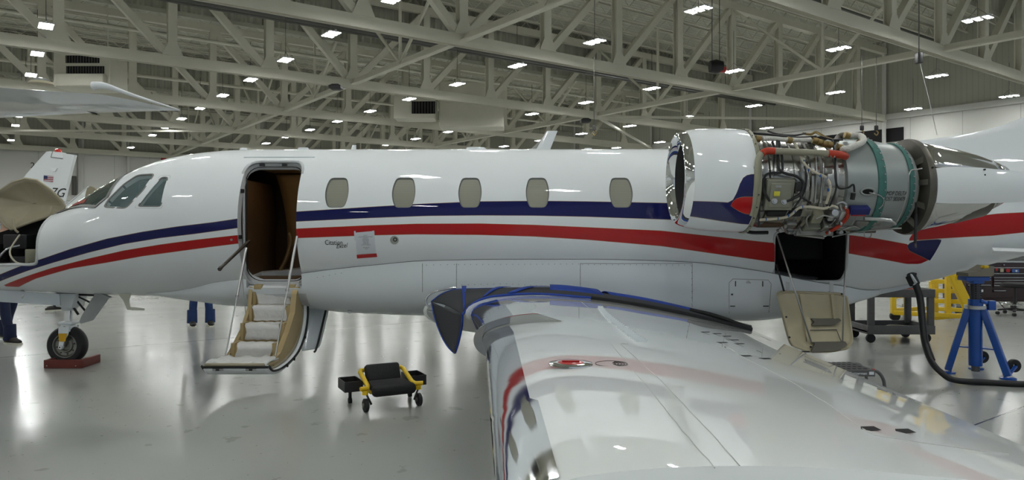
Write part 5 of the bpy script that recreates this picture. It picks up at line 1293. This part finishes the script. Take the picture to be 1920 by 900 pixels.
for i, (pts, mm, lb, cat_) in enumerate([([(0,.0,.02),(.10,.03,.02),(.2,-.02,.04),(.3,.02,.02)], m_orange, 'orange cable lying on the top tray of the grey cart', 'cable'), ([(-.15,-.05,0),(.0,.05,.02),(.15,-.05,.02),(.25,.02,0)], m_tanhose, 'loose pale wires lying on the bottom shelf of the grey cart', 'wires')]):
    b = Vector(((X0+X1)/2+(.1 if i == 0 else 0), 10.0, (zt+.02-.055) if i == 0 else zl+.04-.065)); mb = MB(); mb.tube([b+Vector(p) for p in pts], .012, 8, res=5)
    if i: mb.tube([b+Vector((p[0]+.03, p[1]+.04, p[2]+.01)) for p in pts], .008, 6, res=5)
    one('loose_cable' if i == 0 else 'loose_wires', mb, mm, lb, cat_, loc=b)
# yellow stand
m_y2 = m_yellow
YS = thing('yellow_work_stand', 'yellow steel rolling work stand with ladder frame behind the grey cart', 'work stand', (at(1740,600,12.2).x, 12.2, 0))
def yb(a, b, Ya, Yb=None, w_=.07, nm='frame_tube'): mb = MB(); mb.bar(at(*a,Ya), at(*b,Yb or Ya), w_, w_, bev=.006); return mb.build(nm, m_y2, YS)
for a, b, ya, yb_ in [((1674,586),(1820,594),11.9,11.6),((1674,582),(1735,578),11.9,12.9),((1735,578),(1815,582),12.9,12.8),((1675,588),(1675,553),11.9,11.9),((1699,582),(1699,553),12.6,12.6),((1674,556),(1702,553),11.9,12.6),((1777,588),(1777,512),11.75,11.75),((1754,590),(1754,500),12.3,12.3),((1747,590),(1747,528),12.5,12.5),((1747,528),(1785,528),12.2,11.9),((1747,545),(1796,546),12.2,11.9),((1747,564),(1806,566),12.2,11.9),((1735,597),(1820,590),11.8,11.6)]: yb(a, b, ya, yb_)
mb = MB(); mb.bar(at(1778,500,11.4), at(1816,578,11.4), .10, .14, bev=.01); mb.build('sloping_rail', m_y2, YS)
mb = MB(); mb.bar(at(1801,514,11.3), at(1804,521,11.3), .06, .06); mb.build('rail_end', m_y2, YS)
for k in range(4): yb((1784+k*9, 528+k*18), (1800+k*9, 528+k*18), 12.1, 11.9, .05, 'stair_tread')
for q, Y in (((1678,597),12.2),((1698,590),12.9),((1812,600),12.0),((1800,575),13)):
    c = at(*q, Y); c.z = .08; mb = MB(); mb.lathe([(-.03,.01),(-.03,.08),(.03,.08),(.03,.01)], c, 'Y', 20); w_ = mb.build('caster', m_dark, YS); mb = MB(); mb.box(c+Vector((0,0,.10)), (.08,.09,.06)); mb.build('caster_fork', m_core, w_)
# tool chest
m_chest = mat('dark_maroon_lacquer', (.022, .006, .007), .3, coat=.6); TY = 14.2
p0, p1 = at(1812,572,TY), at(2080,495,TY); TCx = (p0.x+p1.x)/2; W = p1.x-p0.x
TC = thing('tool_chest', 'wide dark maroon tool chest with chrome drawer handles and stickers at right', 'tool chest', (TCx, TY+.4, 0))
zt = EYE-(493-HY)*TY/F; zb = EYE-(566-HY)*TY/F
mb = MB(); mb.box((TCx, TY+.4, (zt+zb)/2), (W, .78, zt-zb), bev=.01); mb.build('chest_body', m_chest, TC)
mb = MB(); mb.box((TCx, TY+.4, zt+.02), (W+.04, .82, .035), bev=.008); mb.build('chest_top', m_alu, TC)
for x in (p0.x+.12, p1.x-.12, TCx):
    for y in (TY+.12, TY+.68): mb = MB(); mb.box((x,y,zb/2+.05), (.06,.05,zb-.05)); c_ = mb.build('caster_fork', m_black, TC); mb = MB(); mb.lathe([(-.025,.01),(-.025,.06),(.025,.06),(.025,.01)], (x,y,.061), 'Y', 18); mb.build('caster', m_dark, c_)
for y, a, b in [(502,1845,2070),(513,1845,2070),(520,1845,1857),(525,1845,1857),(520.5,1863,2070),(525.5,1863,2070),(530.5,1863,2070),(535.3,1863,2070),(534.5,1815,1857),(545,1863,1885),(559,1820,2070)]:
    q0, q1 = at(a, y, TY-.015), at(b, y, TY-.015); dr = MB(); 
    if y != 559: dr.box(((q0.x+q1.x)/2, TY-.008, q0.z-.012), (q1.x-q0.x, .02, .05 if y > 503 else .09), bev=.004)
    else: dr.box(((q0.x+q1.x)/2, TY-.004, q0.z), (q1.x-q0.x, .012, .006))
    d_ = dr.build('drawer', m_chest, TC)
    if y != 559: mb = MB(); mb.box(((q0.x+q1.x)/2, TY-.028, q0.z), (q1.x-q0.x, .02, .012), bev=.003); mb.build('drawer_handle', m_alu, d_)
for a, b, c_, d, mm in [(1846,503.5,1864,510,m_paper),(1867,502,1871,508,m_red),(1876,503.5,1882,510,m_beige),(1887,504,1894,510,m_red),(1898,504.5,1911,511,mat('blue_sticker',(.05,.12,.35),.5)),(1839,543,1844,547.5,m_paper)]:
    q0, q1 = at(a,b,TY-.03), at(c_,d,TY-.03); mb = MB(); mb.box(((q0.x+q1.x)/2, TY-.023, (q0.z+q1.z)/2), (q1.x-q0.x, .006, q0.z-q1.z)); s_ = mb.build('sticker', mm, TC)
mb = MB(); q = at(1855,507,TY-.03); mb.prism([(q.x-.07,q.z-.01),(q.x-.01,q.z+.02),(q.x+.07,q.z+.012),(q.x+.01,q.z-.004)], TY-.029, TY-.027); mb.build('sticker_mark', m_ink, TC)
mb = MB(); q = at(1904,507,TY-.03); mb.lathe([(0,0),(0,.02),(.001,.02)], (q.x+.02,TY-.029,q.z-.01), 'Y', 12); mb.build('sticker_mark', m_paper, TC)
mb = MB(); q = at(1881.5,496.5,TY); mb.lathe([(-.02,0),(-.02,.012),(0,.012)], (q.x,TY,q.z), 'Y', 10); mb.build('chest_lock', m_alu, TC)
b = at(1905,490,TY+.2); b.z = zt+.0375
mb = MB(); mb.box(b+Vector((0,0,.03)), (.5,.2,.06), bev=.01); mb.box(b+Vector((.1,0,.075)), (.12,.08,.03), bev=.008); one('tool_tray', mb, m_cart, 'grey tray of tools lying on top of the tool chest', 'tray', loc=b)
# office stool with casters
SX0 = at(1903,590,13.0).x; ST = thing('office_stool', 'black office stool with chrome foot ring in front of the tool chest', 'stool', (SX0, 13.0, 0))
mb = MB(); mb.lathe([(.0,0),(.0,.2),(.03,.23),(.07,.22),(.09,.15),(.09,0)], (SX0,13,.50), 'Z', 28); mb.build('seat', m_seatblk, ST)
mb = MB(); mb.tube([(SX0,13,.10),(SX0,13,.50)], .025, 12); mb.build('gas_column', m_black, ST)
mb = MB(); R_ = [Vector((SX0+.22*math.cos(2*PI*k/24), 13+.22*math.sin(2*PI*k/24), .20)) for k in range(25)]; mb.tube(R_, .012, 8); mb.build('foot_ring', m_chrome, ST)
for k in range(5):
    a = 2*PI*k/5+.3; d = Vector((math.cos(a), math.sin(a), 0)); mb = MB(); mb.bar(Vector((SX0,13,.12)), Vector((SX0,13,.09))+d*.27, .05, .03, bev=.008); l_ = mb.build('base_leg', m_black, ST)
    c = Vector((SX0,13,.032))+d*.27; mb = MB(); mb.lathe([(-.02,.005),(-.02,.03),(.02,.03),(.02,.005)], c, 'Y', 14); mb.build('caster', m_dark, l_)
mb = MB(); mb.tube([at(1873,566,14.0), Vector((*ground(1885,580).xy,.012)), Vector((*ground(1900,583).xy,.012)), Vector((*ground(1935,584).xy,.012))], .01, 6, res=4); one('power_cord', mb, m_cable, 'thin black cord trailing from under the tool chest', 'cord', loc=ground(1885,580))
# step stool
SY = 5.45; sx = at(1600,690,SY).x; SS = thing('step_stool', 'grey perforated step stool with tubular legs just behind the wing', 'step stool', (sx, SY+.15, 0))
xa, xb = at(1552,690,SY).x, at(1633,690,SY).x; zS = EYE-(692-HY)*(SY-.0)/F
mb = MB(); mb.box(((xa+xb)/2, SY+.12, zS-.006), (xb-xa, .34, .012)); mb.box(((xa+xb)/2, SY-.05, zS-.022), (xb-xa, .012, .045)); mb.box((xb, SY+.12, zS-.022), (.012, .34, .045)); mb.box((xa, SY+.12, zS-.022), (.012, .34, .045)); pl_ = mb.build('platform', m_cart, SS)
for i in range(7):
    for j in range(4):
        mb = MB(); c = Vector((xa+.04+(xb-xa-.08)*i/6, SY+.01+.085*j, zS+.001)); mb.lathe([(0,0),(0,.016)], c, 'Z', 10); mb.build('tread_hole', m_void, pl_, fix=False)
put_text('platform_marking', 'Cotterman', .03, (at(1602,696,SY).x, SY-.058, zS-.022), (1,0,0), (0,0,1), m_paper, SS)
mb = MB(); q = at(1627,694,SY); mb.box((q.x, SY-.058, zS-.02), (.035,.003,.022)); mb.build('white_sticker', m_paper, SS)
mb = MB(); q = at(1638,692,SY); mb.tube([(q.x-.012,SY,zS-.012),(q.x+.004,SY,zS-.012)], .016, 10); mb.build('red_band', m_red, SS)
for y in (SY, SY+.28):
    mb = MB(); mb.tube([(xb-.0,y,zS-.012),(xb+.05,y,zS-.02),(xb+.09,y,zS-.07),(xb+.105,y,zS-.16),(xb+.11,y,.02)], .013, 10, res=4); lg = mb.build('leg', m_cart, SS)
    mb = MB(); mb.tube([(xa,y,zS-.012),(xa-.05,y,zS-.03),(xa-.08,y,zS-.16),(xa-.085,y,.02)], .013, 10, res=4); mb.build('leg', m_cart, SS)
    for x in (xb+.11, xa-.085): mb = MB(); mb.tube([(x,y,0),(x,y,.03)], .018, 10); mb.build('rubber_foot', m_dark, lg)
c = Vector((at(1597,705,SY).x, SY+.2, .2)); mb = MB(); mb.lathe([(0,.0),(0,.11),(.02,.12),(.22,.12),(.235,.11),(.235,0)], (c.x,c.y,.0), 'Z', 28); bk = one('blue_bucket', mb, m_bluep, 'blue drum tucked under the step stool', 'drum', loc=(c.x,c.y,0))

# cabin lamp over the entry
ld = bpy.data.lights.new('cabin_lamp', 'AREA'); ld.energy = .8; ld.color = (1, .72, .40); ld.size = .3
lo = bpy.data.objects.new('cabin_lamp', ld); COL.objects.link(lo); lo.parent = JET; lo.location = (-2.45, 7.95-Y0, 2.17)
# ================================================================ BACKGROUND
# tailplane of a neighbouring jet entering at upper left
m_under = mat('pale_wing_paint', (.84, .87, .88), .4, coat=.7, spec=.1)
NJ = thing('neighbour_jet', 'white jet at far left of which only the pale tailplane tip shows overhead', 'airplane', (-5.6, 3.0, 0))
ZP = 2.45
def hq(px, py): Y = (ZP-EYE)*F/(HY-py); return Vector(((px-960)*Y/F, Y, ZP))
tip = [hq(335,206.5), hq(300,195)]; n0, f0 = hq(0,164), hq(0,221)
le = [hq(-260,140), n0, hq(110,172), hq(190,177), hq(250,188), hq(300,199), hq(338,206.3)]
te = [hq(-260,228), f0, hq(110,215), hq(190,211.5), hq(250,209.5), hq(300,208), hq(338,207.3)]
rings = []
for a, b in zip(le, te):
    th = (b-a).length*.05+.004; ring = []
    for k in range(12):
        s = (1-math.cos(PI*k/12))/2; ring.append(a.lerp(b, s)+Vector((0,0,th*.35*math.sin(PI*s**.7))))
    for k in range(12):
        s = 1-(1-math.cos(PI*k/12))/2; ring.append(a.lerp(b, s)-Vector((0,0,th*.5*math.sin(PI*s))))
    rings.append(ring)
mb = MB(); mb.loft(rings); TP = mb.build('tailplane', m_under, NJ)
def hbelow(px, py, d=.012): p = hq(px, py); p.z -= d; return p
mb = MB(); mb.loft([[p+Vector((0,0,z)) for p, z in ((hq(a-6,b-6),.0),(hq(a-6,b+6),.0),(hq(a-6,b+6),.05),(hq(a-6,b-6),.05))] for a, b in ((190,172),(200,170),(240,178),(300,194),(334,206))]); 
mb = MB(); T0 = hq(184,170); mb.tube([hq(184,172)+Vector((0,-.05,.03)), hq(205,172)+Vector((0,-.04,.03)), hq(250,184)+Vector((0,0,.02)), hq(336,206)], [.028,.04,.032,.004], 14, res=4); tc = mb.build('tip_fairing', m_under, TP)
mb = MB(); mb.tube([hq(182.5,172)+Vector((-.004,-.05,.03)), hq(185,172)+Vector((0,-.05,.03))], .022, 12); mb.build('tip_lamp', m_void, tc)
mb = MB(); c = hq(88,170)+Vector((0,-.06,.05)); mb.lathe([(-.02,0),(-.02,.075),(-.005,.07),(.0,.05),(.0,0)], c, 'Z', 24); bc = mb.build('beacon_base', m_beige, TP)
mb = MB(); mb.lathe([(0,.055),(.015,.045),(.024,0)], c+Vector((0,0,.0)), 'Z', 24); mb.build('beacon_lens', mat('grey_lens', (.3,.32,.3), .15, coat=1), bc)
mb = MB(); mb.tube([hbelow(148,200), hbelow(182,211)], .006, 4); mb.tube([hbelow(-30,195), hbelow(110,199), hbelow(200,199)], .002, 4); mb.build('panel_gap', m_void, TP)
for a in ((300,208),(320,207)): mb = MB(); mb.tube([hq(*a), hq(a[0]+14, a[1]+2)], .004, 5); mb.build('static_wick', m_black, TP)
# body of that jet, outside the frame
mb = MB(); mb.loft([[Vector((-5.75+r*math.cos(2*PI*k/28), y, z+r*math.sin(2*PI*k/28))) for k in range(28)] for y, r, z in ((6.2,.06,1.95),(5.6,.18,1.85),(4.4,.42,1.62),(3.0,.62,1.45),(1.0,.75,1.35),(-3.0,.78,1.35),(-5.5,.7,1.3),(-7.2,.4,1.15),(-8,.06,1.05))]); mb.build('fuselage', m_white, NJ)
mb = MB(); mb.prism([(3.4,1.9),(6.2,1.95),(6.7,3.6),(5.7,3.6)], -5.79, -5.71, 'YZ'); mb.build('tail_fin', m_white, NJ)
for x, y in ((-6.7,0),(-4.9,0),(-5.75,-6.2)):
    mb = MB(); mb.tube([(x,y,.9),(x,y,.25)], .05, 10); g_ = mb.build('landing_gear', m_white2, NJ); mb = MB(); mb.lathe([(-.07,.1),(-.08,.2),(0,.25),(.08,.2),(.07,.1)], (x,y,.25), 'X', 28); mb.build('tyre', m_dark, g_)
mb = MB(); mb.box((-5.75, 0, .95), (2.4, 1.2, .12), bev=.05); mb.build('wing_stub', m_white, NJ)
# parked jet far behind, left: tail fin with registration and flag
YB = 27.0
def bq_(px, py, d=0): return at(px, py, YB+d)
PJ = thing('parked_jet', 'white jet parked far behind the nose, its tail fin carrying a flag and black letters', 'airplane', (bq_(80,400).x, YB, 0))
def fin(pts, th, name, m, par, y=0):
    P = [bq_(a, b) for a, b in pts]; mb = MB(); n = len(P); c = sum(P, Vector())/n
    vs = [Vector((p.x,YB+y-th,p.z)) for p in P]+[Vector((p.x,YB+y+th,p.z)) for p in P]; mb.add(vs, [list(range(n)), list(range(2*n-1,n-1,-1))]+[(i,n+i,n+(i+1)%n,(i+1)%n) for i in range(n)]); return mb.build(name, m, par)
FN = fin([(20,372),(52,327),(84,291),(90,285),(97,284),(142,291),(135,318),(122,372),(118,400),(20,400)], .09, 'tail_fin', m_white, PJ)
fin([(102,284.5),(121,286.5),(122,298),(99,295.5)], .105, 'rudder_horn', m_under, FN)
fin([(98,315),(112,316),(108,322),(103,322)], .16, 'actuator_fairing', m_under, FN)
mb = MB(); mb.lathe([(0,.0),(0,.12),(.1,.11),(.16,0)], bq_(109,285.5), 'Z', 16); mb.build('red_beacon', mat('red_lens', (.6,.03,.02), .2, coat=1), FN)
mb = MB(); mb.tube([bq_(99,295)-Vector((0,.11,0)), bq_(121,298)-Vector((0,.11,0))], .012, 4); mb.tube([bq_(102,285)-Vector((0,.11,0)), bq_(99,295)-Vector((0,.11,0))], .012, 4); mb.build('rudder_gap', m_seam, FN)
m_fl = mat('flag_print', (.5,.1,.1), .5); n = NT(m_fl); X = n.xyz('Generated')
st = n.m('GREATER_THAN', n.m('FRACT', n.m('MULTIPLY', X[2], 3.5)), .5); c_ = n.mix(st, (.30,.03,.05), (.55,.55,.58)); ca = n.m('MULTIPLY', n.m('LESS_THAN', X[0], .42), n.m('GREATER_THAN', X[2], .46)); n.put(n.b.inputs['Base Color'], n.mix(ca, c_, (.02,.025,.10)))
a, b = bq_(85,330), bq_(103,341); mb = MB(); mb.box(((a.x+b.x)/2, YB-.10, (a.z+b.z)/2), (b.x-a.x, .01, a.z-b.z), Matrix.Rotation(.08, 3, 'Y')); mb.build('flag', m_fl, FN)
put_text('tail_letters', '7G', .48, bq_(110.5,362)-Vector((0,.11,0)), (1,0,-.06), (.1,0,1), m_ink, FN, fs=(.95,1), shear=.3)
rr = [(-520,470,.1),(-440,455,.8),(-300,440,1.0),(-60,430,1.0),(40,422,.8),(110,408,.5),(150,398,.2)]
mb = MB(); mb.loft([[Vector((bq_(a,b).x, YB+r*math.cos(2*PI*k/28), bq_(a,b).z+r*math.sin(2*PI*k/28))) for k in range(28)] for a, b, r in rr]); mb.build('fuselage', m_white, PJ)
mb = MB(); mb.lathe([(0,.35),(.1,.42),(1.2,.44),(2.4,.32),(2.5,.2)], bq_(-60,400,-1.3), 'X', 30); mb.build('engine', m_white2, PJ)
mb = MB(); mb.loft([[Vector((bq_(a,0).x, YB+y, bq_(0,378).z+t)) for a, t in ((a0,.0),((a0+a1)/2,.06),(a1,0),((a0+a1)/2,-.06))] for y, a0, a1 in ((-2.8,110,140),(0,75,130),(2.8,110,140))]); mb.build('tailplane', m_white, PJ)
mb = MB(); mb.loft([[Vector((bq_(a,0).x, YB+y, z+t)) for a, t in ((a0,.0),((a0+a1)/2,.12),(a1,0),((a0+a1)/2,-.1))] for y, a0, a1, z in ((-8,-80,-30,1.5),(-1,-150,-20,1.15),(1,-150,-20,1.15),(8,-80,-30,1.5))]); mb.build('wing', m_white, PJ)
for x, y in ((-90,-2.0),(-90,2.0),(-420,0)):
    q = bq_(x, 0); mb = MB(); mb.tube([(q.x,YB+y,1.1),(q.x,YB+y,.3)], .07, 10); g_ = mb.build('landing_gear', m_white2, PJ); mb = MB(); mb.lathe([(-.08,.1),(-.1,.22),(0,.29),(.1,.22),(.08,.1)], (q.x,YB+y,.29), 'Y', 28); mb.build('tyre', m_dark, g_)
# wall numeral, exit sign, drain pipe, wall fixtures on the far walls
def wallpt(px, py):
    d = Vector(((px-960)/F, 1, -(py-HY)/F)); den = -SU*d.x+CU*d.y; t = (V1-.35)/den; return Vector((0,0,EYE))+d*t
p = wallpt(61,311); R3 = uv(1,0); 
mb = MB(); me = text_mesh('2', .75); 
mb.add([p+R3*v.co.x+Vector((0,0,v.co.y))+R3.cross(Vector((0,0,1)))*(.3-v.co.z*5) for v in me.vertices], [list(f.vertices) for f in me.polygons]); one('bay_number', mb, m_ink, 'black bay number two painted on the white back wall', 'number', loc=p)
p = wallpt(307,297); mb = MB(); mb.bar(p-R3*.25, p+R3*.25, .12, .35); one('alarm_box', mb, m_red, 'small red alarm box high on the back wall above the cockpit', 'alarm', loc=p)
p = wallpt(139,348); mb = MB(); mb.bar(p+Vector((0,0,-.9)), p+Vector((0,0,.9)), .35, .25); one('wall_louver', mb, m_rail, 'narrow dark vent on the back wall column beside the parked tail', 'vent', loc=p)
mb = MB(); p = wallpt(240,300); mb.tube([(p.x,p.y,0),(p.x,p.y,9)], .16, 10); mb.tube([(p.x,p.y,9),(p.x,p.y,10.2),(p.x+.5,p.y,10.7)], .16, 10); struct('trim_130', mb, m_wall)
# heater units under the roof
def hvac(px0, py0, px1, py1, Y, name, lab, louv):
    a, b = at(px0,py0,Y), at(px1,py1,Y); cx, cz, W, H = (a.x+b.x)/2, (a.z+b.z)/2, b.x-a.x, a.z-b.z
    r = thing(name, lab, 'air unit', (cx, Y, cz-H/2)); mb = MB(); mb.box((cx, Y+W*.3, cz), (W, W*.6, H), bev=.04); body = mb.build('housing', m_steel, r)
    for (l0, t0, l1, t1) in louv:
        A, B = at(l0,t0,Y-.02), at(l1,t1,Y-.02); mb = MB(); mb.box(((A.x+B.x)/2, Y-.01, (A.z+B.z)/2), (B.x-A.x, .03, A.z-B.z)); lv = mb.build('louver_recess', m_void, r)
        mb = MB(); k = max(6, int((l1-l0)/5))
        for i in range(k): x = A.x+(B.x-A.x)*(i+.5)/k; mb.box((x, Y-.04, (A.z+B.z)/2), (.035, .05, (A.z-B.z)*.95))
        mb.build('louver_blade', m_rail, lv)
    for x in (cx-W*.4, cx+W*.4): mb = MB(); mb.tube([(x, Y+.3, cz+H/2), (x, Y+.3, ROOF-.1)], .03, 6); mb.build('hanger_rod', m_steel, r)
    return r
h1 = hvac(100,98,206,163,34.0,'air_handler','large pale air handler hanging at left with two dark louvers',[(123,104,186,118),(124,124,195,138)])
mb = MB(); a, b = at(110,140,34), at(200,163,34); mb.box(((a.x+b.x)/2, 33.9, (a.z+b.z)/2), (b.x-a.x, .4, a.z-b.z), bev=.05); mb.build('lower_shroud', m_steel, h1)
h2 = hvac(738,178,815,222,47.0,'air_handler','pale air handler hanging over the cabin beside the long duct box',[(772,190,816,213)])
mb = MB(); a, b = at(823,152,48), at(945,238,48); mb.box(((a.x+b.x)/2, 49, (a.z+b.z)/2), (b.x-a.x, 2, a.z-b.z), bev=.1); a, b = at(797,222,58), at(835,231,58)
one('duct_box', mb, m_steel, 'large pale duct box under the roof right of the air handler', 'duct', loc=((at(823,152,48).x+at(945,238,48).x)/2, 49, at(880,195,48).z))
# small dark loudspeakers on the bridging trusses, cable reels, hoist hooks, fan
def onpx(px, py, Y): return at(px, py, Y)
for i, (px_, py_, Y_, lab) in enumerate([(630,163,33,'black wedge loudspeaker hanging from the bridging truss above the cabin door'), (1098,226,40,'black wedge loudspeaker hanging near the engine intake')]):
    p = onpx(px_, py_, Y_); mb = MB(); mb.loft([[p+Vector((x*s,y*s,z)) for x, y in ((-.28,-.3),(.28,-.3),(.28,.3),(-.28,.3))] for z, s in ((.12,.5),(.02,1),(-.08,.95),(-.14,.55))]); one('loudspeaker', mb, m_black, lab, 'loudspeaker', loc=p)
    
p = at(1343,125,34); FNR = thing('hoist_motor', 'dark hoist motor with red parts hanging under the roof above the engine', 'hoist', p)
mb = MB(); mb.lathe([(-.3,0),(-.3,.28),(.0,.34),(.3,.25),(.3,0)], p, 'X', 18); mb.build('motor_drum', m_black, FNR)
mb = MB(); mb.box(p+Vector((.3,0,-.15)), (.3,.3,.25), bev=.03); mb.build('red_housing', m_red, FNR)
for dx in (-.2, .15): mb = MB(); mb.tube([p+Vector((dx,0,.2)), Vector((p.x+dx,p.y,ROOF-.08))], .02, 6); mb.build('suspension_rod', m_rail, FNR)
p = at(1723,109,27); CR = thing('cable_reel', 'slim black retractable reel hanging at right with a long thin line', 'cable reel', p)
mb = MB(); mb.box(p, (.18,.3,.42), bev=.04); mb.build('reel_case', m_black, CR)
mb = MB(); mb.tube([p, at(1728,133,27), at(1740,180,27), at(1757,253,27)], .014, 6); mb.build('cable', m_rod, CR)
mb = MB(); mb.tube([p, Vector((p.x,p.y,ROOF-.08))], .02, 6); mb.build('suspension_rod', m_rail, CR)
for i, (px_, lab) in enumerate([(1616,'black hoist hook hanging above the tail, left of the pair'), (1643,'black hoist hook hanging above the tail, right of the pair'), (1114,'small hoist hook hanging from the truss above the fuselage')]):
    p = at(px_, 240, 30); H = thing('hoist_hook', lab, 'hook', p, 0, 'hoist hooks under the trusses')
    mb = MB(); mb.tube([p+Vector((0,0,.1)), Vector((p.x,p.y,ZC-.2))], .012, 6); mb.build('chain', m_rail, H)
    mb = MB(); mb.box(p, (.16,.1,.22), bev=.04); mb.build('hook_block', m_black if i < 2 else m_rail, H)
    mb = MB(); mb.tube([p+Vector((0,0,-.1)), p+Vector((.08,0,-.2)), p+Vector((.0,0,-.3)), p+Vector((-.08,0,-.22))], .025, 8, res=4); mb.build('hook', m_brass, H)
# people standing behind the jet (only the lower legs show)
def person(name, label, loc, face, legs, shirt, pant, shoe, hair, arms=None):
    """continuous skinned body; local frame: facing -Y"""
    r = thing(name, label, 'person', (loc[0], loc[1], 0), face)
    V = []; E = []; Rr = []
    def v(p, rad, par=None):
        V.append(p); Rr.append(rad)
        if par is not None: E.append((par, len(V)-1))
        return len(V)-1
    pel = v((0,0,.95), .135); sp1_ = v((0,.01,1.12), .125, pel); ch = v((0,.01,1.30), .15, sp1_); ub = v((0,.01,1.42), .12, ch); nk = v((0,-.0,1.52), .055, ub); hd = v((0,-.01,1.62), .085, nk); hd2 = v((0,-.015,1.70), .092, hd); v((0,-.01,1.76), .06, hd2); v((0,-.115,1.645), .018, hd)
    for s, (kn, an) in zip((-1, 1), legs):
        hp = v((s*.09,0,.90), .095, pel); k = v((s*.10+kn[0],kn[1],.50), .068, hp); cf_ = v(((s*.10+kn[0])*.6+(s*.11+an[0])*.4, kn[1]*.6+an[1]*.4+.02,.36), .066, k); a = v((s*.11+an[0],an[1],.11+an[2]), .060, cf_)
        sh = v((s*.17,.01,1.42), .065, ub); el = v((s*.27,.05,1.16), .042, sh); wr = v((s*.27,-.10,.94), .026, el); hn = v((s*.265,-.15,.88), .026, wr)
        for q in range(4): f1 = v((s*(.25+.012*q), -.175-.004*q, .84), .0085, hn); v((s*(.25+.012*q), -.165, .80+.004*abs(q-1.5)), .0075, f1)
        t1 = v((s*.235,-.18,.885), .009, hn); v((s*.225,-.20,.86), .008, t1)
    me = bpy.data.meshes.new('body'); me.from_pydata(V, E, []); o = bpy.data.objects.new('body', me); COL.objects.link(o)
    md = o.modifiers.new('skin', 'SKIN'); md.use_smooth_shade = True
    lay = me.skin_vertices[0].data
    for i, rad in enumerate(Rr): lay[i].radius = (rad, rad*(.78 if i in (0,1,2,3) else 1))
    lay[0].use_root = True
    sb = o.modifiers.new('sub', 'SUBSURF'); sb.levels = 2; sb.render_levels = 2
    bpy.context.view_layer.update(); dg = bpy.context.evaluated_depsgraph_get(); m2 = bpy.data.meshes.new_from_object(o.evaluated_get(dg)); o.modifiers.clear(); o.data = m2; o.parent = r
    m2.materials.clear()
    for m_ in (pant, shirt, mat('skin', (.42,.25,.18), .55)): m2.materials.append(m_)
    for p_ in m2.polygons:
        c = p_.center; p_.use_smooth = True; p_.material_index = 2 if c.z > 1.5 or (abs(c.x) > .2 and c.z < 1.02) else 1 if c.z > .97 or abs(c.x) > .2 else 0
    for s, (kn, an) in zip((-1, 1), legs):
        c = Vector((s*.11+an[0], an[1], an[2])); mb = MB()
        mb.loft([[c+Vector((w_*math.cos(2*PI*k/14), y, .015+(.5+.5*math.sin(2*PI*k/14))*h)) for k in range(14)] for y, w_, h in ((.09,.025,.06),(.07,.042,.09),(.0,.045,.10),(-.08,.048,.075),(-.16,.046,.055),(-.20,.025,.04))]); s1_ = mb.build('shoe', shoe, r, world=False)
        mb = MB(); mb.loft([[c+Vector((w_*x, y, z)) for x, z in ((-1,0),(1,0),(1,.022),(-1,.022))] for y, w_ in ((.095,.03),(.05,.044),(-.05,.044),(-.15,.05),(-.205,.03))]); mb.build('shoe_sole', m_cream, s1_, world=False)
        mb = MB(); mb.grid([[c+Vector((-an[0]*t*.0+rr_*math.cos(2*PI*k/16), .005+rr_*math.sin(2*PI*k/16), z)) for k in range(16)] for t, rr_, z in ((0,.078,.055),(.3,.076,.16),(.6,.074,.26))], True, True); mb.build('trouser_cuff', pant, r, world=False, fix=False)
    mb = MB(); mb.lathe([(-.06,.088),(-.02,.098),(.04,.095),(.075,.07),(.095,.0)], (0,.012,1.70), 'Z', 20); mb.build('hair', hair, r, world=False)
    for s in (-1, 1):
        mb = MB(); mb.lathe([(-.004,0),(-.004,.009),(0,.009)], (s*.032,-.098,1.675), 'Y', 10); mb.build('eye', m_ink, r, world=False)
        mb = MB(); mb.box((s*.092,.0,1.65), (.016,.03,.05), bev=.006); mb.build('ear', MATS['skin'], r, world=False)
    mb = MB(); mb.box((0,-.092,1.605), (.045,.012,.010), bev=.003); mb.build('mouth', mat('lip', (.30,.12,.10), .5), r, world=False)
    return r
m_jean = mat('blue_denim', (.012, .035, .12), .8, noise=.3, nscale=14); m_jeand = mat('dark_denim', (.006, .012, .045), .8, noise=.3, nscale=14); m_shoe = mat('brown_black_shoe', (.012,.010,.008), .6); m_hair = mat('dark_hair', (.02,.012,.008), .7); m_shirt = mat('grey_shirt', (.15,.16,.18), .8); m_shirt2 = mat('navy_shirt', (.015,.02,.05), .8)
g1 = ground(377, 611); person('person', 'person in blue jeans and dark shoes standing behind the jet near the stairs', (g1.x, g1.y), .5, [((.0,0),(-.02,.0,0)),((.0,0),(.02,-.05,0))], m_shirt, m_jean, m_shoe, m_hair)
g2 = ground(4, 643); person('person', 'person in dark blue jeans walking at the left edge behind the nose', (g2.x, g2.y+.1), 1.2, [((.0,-.10),(.0,-.22,0)),((.0,.05),(.0,.20,.02))], m_shirt2, m_jeand, m_shoe, m_hair)
g3 = ground(112, 581); person('person', 'person in black trousers whose shoe shows behind the nose gear strut', (g3.x, g3.y), -.9, [((.0,0),(-.0,.0,0)),((.0,0),(.0,-.05,0))], m_shirt, m_black, m_black, m_hair)
